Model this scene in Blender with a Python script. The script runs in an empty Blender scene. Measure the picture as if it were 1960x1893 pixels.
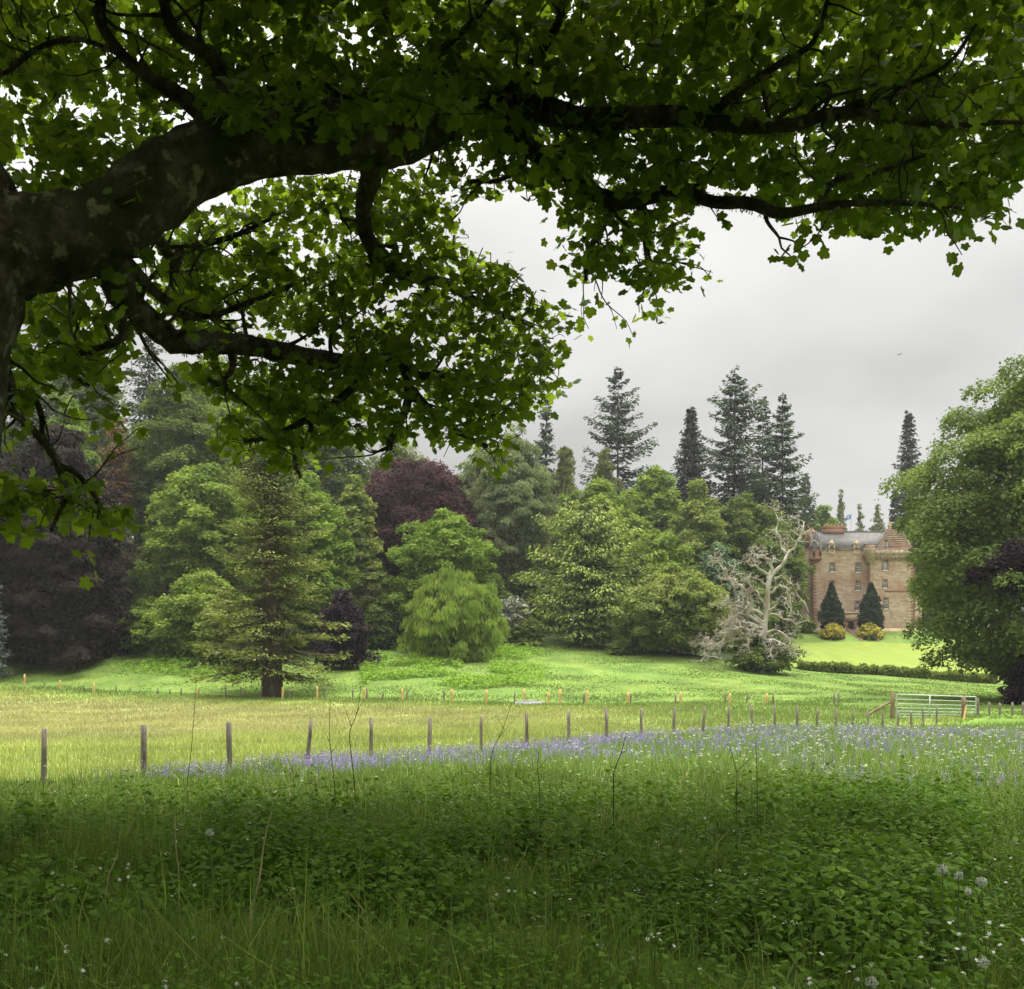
import bpy, math, random
import numpy as np
from mathutils import Vector

# ------------------------------------------------------------------ camera, world, sun, exposure
S = bpy.context.scene
COL = S.collection
F = 1966.0           # focal length in units of a 1960 wide picture
HZ = 1330.0          # height of the horizon line in the same units
EYE = 1.62
cam = bpy.data.cameras.new('camera')
cam.sensor_fit = 'HORIZONTAL'
cam.sensor_width = 36.0
cam.lens = 36.0 * F / 1960.0
cam.shift_y = (HZ - 946.5) / 1960.0
cam.clip_start = 0.1
cam.clip_end = 8000
camo = bpy.data.objects.new('camera', cam)
COL.objects.link(camo)
camo.location = (0, 0, EYE)
camo.rotation_euler = (math.radians(90), 0, 0)
S.camera = camo

SUN_EL, SUN_AZ = 66.0, 62.0          # azimuth measured from +Y towards +X
w = bpy.data.worlds.new('World')
S.world = w
w.use_nodes = True
nt = w.node_tree
nt.nodes.clear()
N = nt.nodes.new
L = nt.links.new
out = N('ShaderNodeOutputWorld')
sky = N('ShaderNodeTexSky')
sky.sky_type = 'NISHITA'
sky.sun_disc = False
sky.sun_elevation = math.radians(SUN_EL)
sky.sun_rotation = math.radians(SUN_AZ)
bg1 = N('ShaderNodeBackground')
bg1.inputs['Strength'].default_value = 0.08
L(sky.outputs['Color'], bg1.inputs['Color'])
tc = N('ShaderNodeTexCoord')
sep = N('ShaderNodeSeparateXYZ')
L(tc.outputs['Generated'], sep.inputs[0])


def wmath(op, a, b=None, clamp=False):
    m = N('ShaderNodeMath')
    m.operation = op
    m.use_clamp = clamp
    for i, s in enumerate((a, b)):
        if s is None:
            continue
        if isinstance(s, (int, float)):
            m.inputs[i].default_value = s
        else:
            L(s, m.inputs[i])
    return m.outputs[0]


zup = wmath('MAXIMUM', sep.outputs['Z'], 0.0)
den = wmath('ADD', zup, 0.22)
cx = wmath('DIVIDE', sep.outputs['X'], den)
cy = wmath('DIVIDE', sep.outputs['Y'], den)
cmb = N('ShaderNodeCombineXYZ')
L(cx, cmb.inputs[0])
L(cy, cmb.inputs[1])
cmb.inputs[2].default_value = 3.7
no = N('ShaderNodeTexNoise')
no.inputs['Scale'].default_value = 0.95
no.inputs['Detail'].default_value = 4.5
no.inputs['Roughness'].default_value = 0.5
L(cmb.outputs[0], no.inputs['Vector'])
cr = N('ShaderNodeValToRGB')
cr.color_ramp.elements[0].position = 0.38
cr.color_ramp.elements[0].color = (0.262, 0.256, 0.246, 1)
cr.color_ramp.elements[1].position = 0.64
cr.color_ramp.elements[1].color = (0.395, 0.388, 0.375, 1)
L(no.outputs['Fac'], cr.inputs[0])
grad = wmath('ADD', wmath('MULTIPLY', wmath('POWER', zup, 4.0), 9.5), 0.95)
bg2 = N('ShaderNodeBackground')
L(cr.outputs[0], bg2.inputs['Color'])
L(grad, bg2.inputs['Strength'])
mx = N('ShaderNodeMixShader')
mx.inputs[0].default_value = 0.95
L(bg1.outputs[0], mx.inputs[1])
L(bg2.outputs[0], mx.inputs[2])
L(mx.outputs[0], out.inputs['Surface'])

sl = bpy.data.lights.new('sun', 'SUN')
sl.energy = 1.2
sl.angle = math.radians(14)
sl.color = (1.0, 0.95, 0.86)
so = bpy.data.objects.new('sun', sl)
COL.objects.link(so)
sd = Vector((math.sin(math.radians(SUN_AZ)) * math.cos(math.radians(SUN_EL)),
             math.cos(math.radians(SUN_AZ)) * math.cos(math.radians(SUN_EL)),
             math.sin(math.radians(SUN_EL))))
so.rotation_euler = sd.to_track_quat('Z', 'Y').to_euler()
so.location = (0, 0, 60)

S.view_settings.view_transform = 'Standard'
S.view_settings.look = 'None'
S.view_settings.exposure = 1.15
S.view_settings.gamma = 1.0
S.view_settings.use_curve_mapping = False
S.render.engine = 'CYCLES'
S.cycles.max_bounces = 7
S.cycles.diffuse_bounces = 4
S.cycles.glossy_bounces = 2
S.cycles.transmission_bounces = 5
S.cycles.transparent_max_bounces = 4
S.cycles.use_denoising = True
S.cycles.sample_clamp_indirect = 4.0

# ------------------------------------------------------------------ helpers
rng = np.random.default_rng(11)
D2R = math.pi / 180


def at(u, v, Y):
    return np.array([(u - 980.0) / F * Y, Y, EYE - (v - HZ) / F * Y])


def px(n, Y):
    return n / F * Y


def link(o, parent=None):
    COL.objects.link(o)
    if parent is not None:
        o.parent = parent
    return o


def thing(name, label, cat, loc, group=None):
    o = bpy.data.objects.new(name, None)
    o.empty_display_size = 0.3
    COL.objects.link(o)
    o.location = tuple(float(c) for c in loc)
    o['label'] = label
    o['category'] = cat
    if group:
        o['group'] = group
    return o


def tag(o, label, cat, group=None):
    o['label'] = label
    o['category'] = cat
    if group:
        o['group'] = group
    return o


def mesh(name, V, Fc, mat, parent=None, var=None, col=None, smooth=False, origin=None, loc=None):
    """V (n,3) array, Fc (m,k) array of equal sized faces; origin is subtracted."""
    V = np.asarray(V, dtype=np.float32).reshape(-1, 3)
    Fc = np.asarray(Fc, dtype=np.int32)
    if origin is not None:
        V = V - np.asarray(origin, dtype=np.float32)
    m = bpy.data.meshes.new(name)
    nf, k = Fc.shape
    m.vertices.add(len(V))
    m.vertices.foreach_set('co', V.ravel())
    m.loops.add(nf * k)
    m.loops.foreach_set('vertex_index', Fc.ravel())
    m.polygons.add(nf)
    m.polygons.foreach_set('loop_start', np.arange(0, nf * k, k, dtype=np.int32))
    if smooth:
        m.polygons.foreach_set('use_smooth', np.ones(nf, dtype=bool))
    if var is not None:
        a = m.attributes.new('var', 'FLOAT', 'POINT')
        a.data.foreach_set('value', np.asarray(var, dtype=np.float32).ravel())
    if col is not None:
        a = m.attributes.new('Col', 'FLOAT_COLOR', 'POINT')
        c = np.ones((len(V), 4), dtype=np.float32)
        c[:, :3] = col
        a.data.foreach_set('color', c.ravel())
    m.update(calc_edges=True)
    if mat is not None:
        m.materials.append(mat)
    o = bpy.data.objects.new(name, m)
    link(o, parent)
    if loc is not None:
        o.location = tuple(float(c) for c in loc)
    return o


class Geo:
    """collects quads"""

    def __init__(self):
        self.V, self.F, self.n = [], [], 0

    def add(self, V, Fc):
        V = np.asarray(V, dtype=np.float64).reshape(-1, 3)
        Fc = np.asarray(Fc, dtype=np.int64)
        self.V.append(V)
        self.F.append(Fc + self.n)
        self.n += len(V)
        return self

    def box(self, x0, x1, y0, y1, z0, z1):
        V = [(x0, y0, z0), (x1, y0, z0), (x1, y1, z0), (x0, y1, z0),
             (x0, y0, z1), (x1, y0, z1), (x1, y1, z1), (x0, y1, z1)]
        Fq = [(0, 3, 2, 1), (4, 5, 6, 7), (0, 1, 5, 4), (1, 2, 6, 5), (2, 3, 7, 6), (3, 0, 4, 7)]
        return self.add(V, Fq)

    def hexa(self, V8):
        Fq = [(0, 3, 2, 1), (4, 5, 6, 7), (0, 1, 5, 4), (1, 2, 6, 5), (2, 3, 7, 6), (3, 0, 4, 7)]
        return self.add(V8, Fq)

    def arr(self):
        return np.concatenate(self.V), np.concatenate(self.F)

    def build(self, name, mat, parent=None, **kw):
        V, Fq = self.arr()
        return mesh(name, V, Fq, mat, parent, **kw)


def catmull(P, n):
    P = np.asarray(P, dtype=np.float64)
    if len(P) == 2 or n <= 1:
        return P
    Q = np.vstack([2 * P[0] - P[1], P, 2 * P[-1] - P[-2]])
    o = []
    for i in range(1, len(Q) - 2):
        p0, p1, p2, p3 = Q[i - 1], Q[i], Q[i + 1], Q[i + 2]
        for t in np.arange(n) / n:
            o.append(0.5 * ((2 * p1) + (-p0 + p2) * t + (2 * p0 - 5 * p1 + 4 * p2 - p3) * t * t + (-p0 + 3 * p1 - 3 * p2 + p3) * t ** 3))
    o.append(P[-1])
    return np.array(o)


def tube(pts, rad, sides=8, sub=3, rough=0.0, r=None):
    P = catmull(np.column_stack([np.asarray(pts, float), np.asarray(rad, float)]), sub)
    C, R = P[:, :3], np.maximum(P[:, 3], 0.0005)
    T = np.gradient(C, axis=0)
    T /= np.linalg.norm(T, axis=1)[:, None] + 1e-9
    up = np.array([0.3, 0.2, 1.0]) if abs(T[0, 2]) < 0.9 else np.array([1.0, 0.1, 0.0])
    A = np.zeros_like(T)
    a = up - T[0] * np.dot(up, T[0])
    for i in range(len(T)):
        a = a - T[i] * np.dot(a, T[i])
        a /= np.linalg.norm(a) + 1e-9
        A[i] = a
    B = np.cross(T, A)
    th = np.arange(sides) / sides * 2 * math.pi
    rr = R[:, None] * np.ones((1, sides))
    if rough and r is not None:
        rr = rr * (1 + rough * r.normal(0, 1, rr.shape))
    V = C[:, None, :] + rr[:, :, None] * (np.cos(th)[None, :, None] * A[:, None, :] + np.sin(th)[None, :, None] * B[:, None, :])
    n = len(C)
    i = np.arange(n - 1)[:, None] * sides
    j = np.arange(sides)[None, :]
    k = (j + 1) % sides
    Fq = np.stack([i + j, i + k, i + sides + k, i + sides + j], axis=-1).reshape(-1, 4)
    if sides == 4:
        Fq = np.vstack([Fq, [[(n - 1) * 4 + q for q in range(4)]]])
    return V.reshape(-1, 3), Fq


def unit(a):
    return a / (np.linalg.norm(a, axis=-1, keepdims=True) + 1e-9)


def scatter(TV, TF, pos, axis, nrm, size):
    """copies of a template (x right, y along axis, z normal)"""
    y = unit(axis)
    z = nrm - y * np.sum(nrm * y, axis=1, keepdims=True)
    z = unit(z)
    x = np.cross(y, z)
    size = np.asarray(size)
    if size.ndim == 1:
        size = size[:, None]
    sx = size[:, :1]
    sy = size[:, -1:]
    TV = np.asarray(TV)
    V = pos[:, None, :] + (x * sx)[:, None, :] * TV[None, :, 0:1] + (y * sy)[:, None, :] * TV[None, :, 1:2] + (z * sy)[:, None, :] * TV[None, :, 2:3]
    m = len(TV)
    Fq = (np.asarray(TF)[None] + (np.arange(len(pos)) * m)[:, None, None]).reshape(-1, np.asarray(TF).shape[1])
    return V.reshape(-1, 3), Fq


RHOMB_V = np.array([(0, 0, 0), (0.5, 0.45, -0.10), (0, 1, -0.12), (-0.5, 0.45, -0.10)])
RHOMB_F = np.array([(0, 1, 2), (0, 2, 3)])


def rvec(r, n):
    return unit(r.normal(0, 1, (n, 3)))


def inpoly(u, v, poly):
    poly = np.asarray(poly, float)
    ins = np.zeros(len(u), bool)
    j = len(poly) - 1
    for i in range(len(poly)):
        xi, yi = poly[i]
        xj, yj = poly[j]
        c = ((yi > v) != (yj > v)) & (u < (xj - xi) * (v - yi) / (yj - yi + 1e-12) + xi)
        ins ^= c
        j = i
    return ins


def vnoise(x, y, seed=0, scale=1.0):
    """cheap smooth value noise for distributions"""
    x = np.asarray(x) / scale
    y = np.asarray(y) / scale
    xi, yi = np.floor(x).astype(int), np.floor(y).astype(int)
    fx, fy = x - xi, y - yi
    fx = fx * fx * (3 - 2 * fx)
    fy = fy * fy * (3 - 2 * fy)

    def h(a, b):
        s = np.sin(a * 127.1 + b * 311.7 + seed * 74.7) * 43758.5453
        return s - np.floor(s)
    return (h(xi, yi) * (1 - fx) + h(xi + 1, yi) * fx) * (1 - fy) + (h(xi, yi + 1) * (1 - fx) + h(xi + 1, yi + 1) * fx) * fy


# ------------------------------------------------------------------ materials
def newmat(name):
    m = bpy.data.materials.new(name)
    m.use_nodes = True
    t = m.node_tree
    t.nodes.clear()
    o = t.nodes.new('ShaderNodeOutputMaterial')
    return m, t, o


def ramp(t, src, stops):
    c = t.nodes.new('ShaderNodeValToRGB')
    e = c.color_ramp.elements
    while len(e) < len(stops):
        e.new(0.5)
    for i, (p, k) in enumerate(stops):
        e[i].position = p
        e[i].color = (k[0], k[1], k[2], 1)
    t.links.new(src, c.inputs[0])
    return c.outputs[0]


def noise(t, scale, detail=4, rough=0.55, coord='Object', stretch=None):
    tcn = t.nodes.new('ShaderNodeTexCoord')
    n = t.nodes.new('ShaderNodeTexNoise')
    n.inputs['Scale'].default_value = scale
    n.inputs['Detail'].default_value = detail
    n.inputs['Roughness'].default_value = rough
    src = tcn.outputs[coord]
    if stretch:
        mp = t.nodes.new('ShaderNodeMapping')
        mp.inputs['Scale'].default_value = stretch
        t.links.new(src, mp.inputs[0])
        src = mp.outputs[0]
    t.links.new(src, n.inputs['Vector'])
    return n.outputs['Fac']


def mixc(t, fac, a, b, mode='MIX'):
    n = t.nodes.new('ShaderNodeMix')
    n.data_type = 'RGBA'
    n.blend_type = mode
    for sock, val in ((n.inputs[0], fac), (n.inputs[6], a), (n.inputs[7], b)):
        if isinstance(val, (int, float)):
            sock.default_value = val
        elif isinstance(val, tuple):
            sock.default_value = (val[0], val[1], val[2], 1)
        else:
            t.links.new(val, sock)
    return n.outputs[2]


def princ(t, o, color, rough=0.8, spec=0.2, bump=None, bump_d=0.02, metal=0.0):
    p = t.nodes.new('ShaderNodeBsdfPrincipled')
    if isinstance(color, tuple):
        p.inputs['Base Color'].default_value = (color[0], color[1], color[2], 1)
    else:
        t.links.new(color, p.inputs['Base Color'])
    p.inputs['Roughness'].default_value = rough
    p.inputs['Specular IOR Level'].default_value = spec
    p.inputs['Metallic'].default_value = metal
    if bump is not None:
        b = t.nodes.new('ShaderNodeBump')
        b.inputs['Distance'].default_value = bump_d
        b.inputs['Strength'].default_value = 0.9
        t.links.new(bump, b.inputs['Height'])
        t.links.new(b.outputs[0], p.inputs['Normal'])
    if o is not None:
        t.links.new(p.outputs[0], o.inputs['Surface'])
    return p


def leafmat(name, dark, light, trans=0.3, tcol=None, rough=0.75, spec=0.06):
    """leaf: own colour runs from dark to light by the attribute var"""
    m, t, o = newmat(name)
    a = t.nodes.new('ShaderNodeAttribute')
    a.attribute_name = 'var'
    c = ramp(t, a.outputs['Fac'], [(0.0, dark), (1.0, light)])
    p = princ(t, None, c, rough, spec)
    tr = t.nodes.new('ShaderNodeBsdfTranslucent')
    tc_ = mixc(t, 1.0, c, tcol or (1.25, 1.3, 0.55), 'MULTIPLY')
    t.links.new(tc_, tr.inputs['Color'])
    mxs = t.nodes.new('ShaderNodeMixShader')
    mxs.inputs[0].default_value = trans
    t.links.new(p.outputs[0], mxs.inputs[1])
    t.links.new(tr.outputs[0], mxs.inputs[2])
    t.links.new(mxs.outputs[0], o.inputs['Surface'])
    return m


def colmat(name, trans=0.25, rough=0.65):
    m, t, o = newmat(name)
    a = t.nodes.new('ShaderNodeAttribute')
    a.attribute_name = 'Col'
    p = princ(t, None, a.outputs['Color'], rough, 0.2)
    if trans:
        tr = t.nodes.new('ShaderNodeBsdfTranslucent')
        t.links.new(a.outputs['Color'], tr.inputs['Color'])
        mxs = t.nodes.new('ShaderNodeMixShader')
        mxs.inputs[0].default_value = trans
        t.links.new(p.outputs[0], mxs.inputs[1])
        t.links.new(tr.outputs[0], mxs.inputs[2])
        t.links.new(mxs.outputs[0], o.inputs['Surface'])
    else:
        t.links.new(p.outputs[0], o.inputs['Surface'])
    return m


def noisemat(name, stops, scale, rough=0.85, spec=0.15, detail=5, bump_d=0.0, stretch=None, metal=0.0):
    m, t, o = newmat(name)
    n = noise(t, scale, detail, 0.6, 'Object', stretch)
    c = ramp(t, n, stops)
    princ(t, o, c, rough, spec, n if bump_d else None, bump_d, metal)
    return m


BARK = noisemat('bark', [(0.3, (0.030, 0.024, 0.018)), (0.55, (0.075, 0.062, 0.045)), (0.75, (0.13, 0.115, 0.085))], 3.0, bump_d=0.03, stretch=(1, 1, 0.35))


def make_limb_mat():
    m, t, o = newmat('mossy_bark')
    n1 = noise(t, 5.0, 8, 0.65)
    n2 = noise(t, 1.6, 5, 0.6)
    n3 = noise(t, 7.0, 4, 0.6)
    c = ramp(t, n1, [(0.32, (0.022, 0.019, 0.015)), (0.52, (0.085, 0.072, 0.054)), (0.70, (0.20, 0.175, 0.135))])
    mossf = ramp(t, n2, [(0.50, (0, 0, 0)), (0.66, (0.8, 0.8, 0.8))])
    c = mixc(t, mossf, c, (0.045, 0.050, 0.020))
    lich = ramp(t, n3, [(0.58, (0, 0, 0)), (0.66, (0.8, 0.8, 0.8))])
    c = mixc(t, lich, c, (0.30, 0.27, 0.20))
    princ(t, o, c, 0.95, 0.1, n1, 0.05)
    return m


LIMB = make_limb_mat()
TWIG = noisemat('twig_bark', [(0.3, (0.018, 0.014, 0.011)), (0.7, (0.05, 0.04, 0.03))], 8.0)
MOSS = leafmat('moss', (0.030, 0.032, 0.016), (0.085, 0.095, 0.030), 0.25)
DEADWOOD = noisemat('dead_wood', [(0.28, (0.20, 0.14, 0.085)), (0.44, (0.36, 0.31, 0.24)), (0.60, (0.54, 0.51, 0.44))], 1.3, rough=0.9, bump_d=0.05, stretch=(1, 1, 0.4))
STICK = noisemat('dead_twig_wood', [(0.3, (0.13, 0.10, 0.065)), (0.7, (0.26, 0.215, 0.15))], 3.0)
POSTOLD = noisemat('weathered_post_wood', [(0.3, (0.085, 0.070, 0.052)), (0.55, (0.205, 0.178, 0.140)), (0.75, (0.34, 0.31, 0.26))], 4.0, rough=0.9, bump_d=0.01, stretch=(5, 5, 0.7))
POSTNEW = noisemat('new_post_wood', [(0.3, (0.42, 0.27, 0.09)), (0.7, (0.62, 0.43, 0.17))], 3.0, rough=0.85, stretch=(5, 5, 0.6))
WIRE = noisemat('wire', [(0.3, (0.20, 0.20, 0.19)), (0.7, (0.28, 0.28, 0.27))], 10, rough=0.6, metal=0.3)

# ------------------------------------------------------------------ terrain
CTRL = []
for x in (-20, -10, 0, 10, 20):
    for y in (-25, -5, 5, 12):
        CTRL.append((x, y, 0.0))
NEAR0, NEARD = np.array([-7.76, 17.0]), np.array([1.165, 1.39])
NEAR_TOP = {0: 1396, 1: 1388, 2: 1382, 3: 1376, 4: 1374, 5: 1374, 6: 1371, 7: 1366, 8: 1361, 9: 1357, 10: 1356, 11: 1354,
            12: 1354, 13: 1352, 14: 1349, 15: 1350, 16: 1353, 17: 1357, 18: 1358, 19: 1358, 20: 1359, 21: 1361, 22: 1362, 23: 1362}
for k in (0, 2, 4, 6, 8, 10, 12, 14, 16, 18, 20, 22):
    p = NEAR0 + k * NEARD
    CTRL.append((p[0], p[1], EYE - (NEAR_TOP[k] - HZ) / F * p[1] - 1.05))
FARL = [(-120, 1305, 100), (47, 1312, 97), (180, 1327, 92), (378, 1334, 89), (607, 1339, 86), (770, 1342, 84), (931, 1347, 81), (1124, 1351, 77),
        (1305, 1348, 74), (1600, 1353, 70), (1700, 1366, 62), (1870, 1374, 56), (2200, 1380, 54)]
for (u, v, Y) in FARL:
    CTRL.append(tuple(at(u, v, Y)))
for (u, v, Y) in [(521, 1333, 91), (660, 1277, 106), (865, 1259, 115), (1000, 1226, 131), (1200, 1249, 125), (1330, 1258, 120), (1455, 1287, 113),
                  (110, 1256, 110), (-100, 1252, 110), (300, 1238, 116), (450, 1255, 112), (760, 1240, 122), (1540, 1283, 130), (1700, 1292, 130), (1895, 1309, 128),
                  (1540, 1232, 178), (1750, 1234, 178), (1880, 1240, 176), (1960, 1345, 80), (2100, 1350, 80), (2100, 1290, 150),
                  (1540, 1209, 187), (1640, 1209, 187), (1760, 1209, 187), (1900, 1211, 187), (1640, 1212, 210),
                  (600, 1190, 140), (200, 1190, 140), (1000, 1190, 150), (1350, 1200, 160), (-300, 1190, 140)]:
    CTRL.append(tuple(at(u, v, Y)))
for x in (-140, -70, 0, 70, 160):
    CTRL.append((x, 240, 16.0))
    CTRL.append((x, 330, 18.0))
for y in (10, 60):
    CTRL.append((-70, y, 0.5))
    CTRL.append((75, y, 0.0))
    CTRL.append((-140, y, 0.5))
    CTRL.append((160, y, 0.0))
CTRL += [(-140, 120, 8), (160, 120, 6), (160, 190, 13)]
CP = np.array(CTRL, float)


def _phi(d2):
    return np.sqrt(d2 + 9.0)


_A = _phi(((CP[:, None, :2] - CP[None, :, :2]) ** 2).sum(-1))
_m = CP[:, 2].mean()
_wt = np.linalg.solve(_A + np.eye(len(CP)) * 1e-3, CP[:, 2] - _m)
GX, GY = np.arange(-140, 161, 1.0), np.arange(-30, 331, 1.0)
_xx, _yy = np.meshgrid(GX, GY)
_q = np.stack([_xx.ravel(), _yy.ravel()], 1)
GH = np.concatenate([_phi(((c[:, None, :] - CP[None, :, :2]) ** 2).sum(-1)) @ _wt for c in np.array_split(_q, 24)]).reshape(_xx.shape) + _m


def ground(x, y):
    x = np.clip(np.asarray(x, float), -139.9, 159.9)
    y = np.clip(np.asarray(y, float), -29.9, 329.9)
    i = (x + 140).astype(int)
    j = (y + 30).astype(int)
    fx, fy = x + 140 - i, y + 30 - j
    return (GH[j, i] * (1 - fx) + GH[j, i + 1] * fx) * (1 - fy) + (GH[j + 1, i] * (1 - fx) + GH[j + 1, i + 1] * fx) * fy


def fence_y(x):
    """Y of the near fence at x"""
    return NEAR0[1] + (np.asarray(x) - NEAR0[0]) / NEARD[0] * NEARD[1]


_fl = np.array([at(*q) for q in FARL])


def far_y(x):
    return np.interp(x, _fl[:, 0], _fl[:, 1])


TREELINE = np.array([at(*q)[:2] for q in [(-300, 1, 108), (0, 1, 108), (260, 1, 114), (480, 1, 108), (640, 1, 104), (740, 1, 121), (860, 1, 121), (985, 1, 129), (1200, 1, 124),
                                          (1330, 1, 119), (1420, 1, 118), (1500, 1, 150)]])


def wood_y(x):
    return np.interp(x, TREELINE[:, 0], TREELINE[:, 1], right=400)


def grass_colour(x, y, r=None):
    """own colour of the turf by what grows where"""
    x = np.asarray(x, float)
    y = np.asarray(y, float)
    fy_, fa = fence_y(x), far_y(x)
    n1 = vnoise(x, y, 1, 7.0)
    n2 = vnoise(x, y, 2, 2.2)
    n3 = vnoise(x, y * 0.4, 5, 16.0)
    c = np.zeros((len(x), 3))
    lush = np.array([0.115, 0.215, 0.032])
    past = np.array([0.275, 0.335, 0.088])
    dry = np.array([0.350, 0.365, 0.148])
    hill = np.array([0.1472, 0.2295, 0.052])
    fern = np.array([0.1805, 0.2475, 0.052])
    wood = np.array([0.040, 0.055, 0.020])
    t = np.clip((y - fy_ + 2) / 3, 0, 1)[:, None]
    base = lush * (1 - t) + past * t
    # drier, buff seed heads in the far left of the field
    k = np.clip((y - 33 - 0.4 * x) / 22, 0, 1) * np.clip((16 - x) / 30, 0, 1) * np.clip((fa - 3 - y) / 6, 0, 1)
    k = k * (0.45 + 0.75 * n3)
    base = base + (dry - base) * np.clip(k, 0, 1)[:, None]
    g = np.clip((x - 3) / 14, 0, 1) * np.clip((y - fy_) / 5, 0, 1)
    base = base + (np.array([0.171, 0.2565, 0.062]) - base) * (g * (0.6 + 0.5 * n1)).clip(0, 1)[:, None]
    h = np.clip((y - fa + 4) / 5, 0, 1)[:, None]
    base = base * (1 - h) + (hill * (1 - n1[:, None] * 0.55) + fern * n1[:, None] * 0.55) * h
    wd = np.clip((y - wood_y(x) - 1) / 4, 0, 1)[:, None]
    base = base * (1 - wd) + wood * wd
    base = base * (0.80 + 0.4 * n2[:, None])
    return base


def axis_steps(segs):
    o = []
    for a, b, n in segs:
        o += list(np.linspace(a, b, n, endpoint=False))
    o.append(segs[-1][1])
    return np.array(o)


gx = axis_steps([(-900, -400, 4), (-400, -140, 8), (-140, -30, 60), (-30, 30, 130), (30, 160, 80), (160, 400, 8), (400, 900, 4)])
gy = axis_steps([(-600, -100, 6), (-100, -30, 6), (-30, 0, 30), (0, 30, 90), (30, 130, 160), (130, 220, 100), (220, 330, 24), (330, 700, 8), (700, 1500, 8)])
XX, YY = np.meshgrid(gx, gy)
ZZ = ground(XX.ravel(), YY.ravel())
amp = np.clip((YY.ravel() - 14) / 30, 0.15, 1)
ZZ = ZZ + (vnoise(XX.ravel(), YY.ravel(), 9, 3.5) - 0.5) * 0.14 * amp
nx, ny = len(gx), len(gy)
ii, jj = np.meshgrid(np.arange(nx - 1), np.arange(ny - 1))
q0 = (jj * nx + ii).ravel()
GF = np.stack([q0, q0 + 1, q0 + nx + 1, q0 + nx], 1)


def make_ground_mat():
    m, t, o = newmat('turf')
    a = t.nodes.new('ShaderNodeAttribute')
    a.attribute_name = 'Col'
    n1 = noise(t, 1.7, 8, 0.7)
    n2 = noise(t, 0.35, 5, 0.6, stretch=(1, 0.6, 1))
    c1 = ramp(t, n1, [(0.3, (0.62, 0.66, 0.6)), (0.7, (1.18, 1.15, 1.1))])
    c2 = ramp(t, n2, [(0.35, (0.78, 0.86, 0.8)), (0.65, (1.12, 1.08, 1.05))])
    c = mixc(t, 1.0, a.outputs['Color'], c1, 'MULTIPLY')
    c = mixc(t, 1.0, c, c2, 'MULTIPLY')
    princ(t, o, c, 0.9, 0.1, n1, 0.08)
    return m


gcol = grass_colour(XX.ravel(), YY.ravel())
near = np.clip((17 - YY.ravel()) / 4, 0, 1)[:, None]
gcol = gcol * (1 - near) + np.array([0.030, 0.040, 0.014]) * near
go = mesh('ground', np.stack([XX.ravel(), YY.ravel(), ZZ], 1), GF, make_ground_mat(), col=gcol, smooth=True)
go['kind'] = 'structure'
go['label'] = 'rolling green pasture and hillside under the trees'

# mown lawn in front of the house, a sheet on the slope
lu = np.linspace(0, 1, 60)
lv = np.linspace(0, 1, 40)
LU, LV = np.meshgrid(lu, lv)
la, lb = at(1505, 0, 131), at(1905, 0, 130)
lc, ld = at(1520, 0, 178), at(1990, 0, 178)
lx = (la[0] * (1 - LU) + lb[0] * LU) * (1 - LV) + (lc[0] * (1 - LU) + ld[0] * LU) * LV
ly = (la[1] * (1 - LU) + lb[1] * LU) * (1 - LV) + (lc[1] * (1 - LU) + ld[1] * LU) * LV
lz = ground(lx.ravel(), ly.ravel()) + 0.16
q0 = (np.arange(39)[:, None] * 60 + np.arange(59)[None, :]).ravel()
m_, t_, o_ = newmat('mown_grass')
n_ = noise(t_, 0.5, 6, 0.65)
st_ = noise(t_, 1.0, 2, 0.5, stretch=(0.9, 0.04, 0.1))
c_ = ramp(t_, n_, [(0.3, (0.170, 0.228, 0.036)), (0.7, (0.215, 0.270, 0.047))])
c_ = mixc(t_, 1.0, c_, ramp(t_, st_, [(0.4, (0.93, 0.95, 0.9)), (0.6, (1.05, 1.04, 1.0))]), 'MULTIPLY')
princ(t_, o_, c_, 0.85, 0.15)
lawn = mesh('lawn', np.stack([lx.ravel(), ly.ravel(), lz], 1), np.stack([q0, q0 + 1, q0 + 61, q0 + 60], 1), m_, smooth=True)
lawn['kind'] = 'structure'
lawn['label'] = 'bright mown lawn sloping up to the house'

# ------------------------------------------------------------------ the tower house
HB = at(1555, 1208.4, 190)
ZS = 0.01513
house = thing('tower_house', 'pink sandstone tower house with slate roof and corbelled parapet above the lawn', 'house', HB)


def hx(z):
    return (z - 230) * ZS


def hz(z):
    return (1565 - z) * ZS


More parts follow.
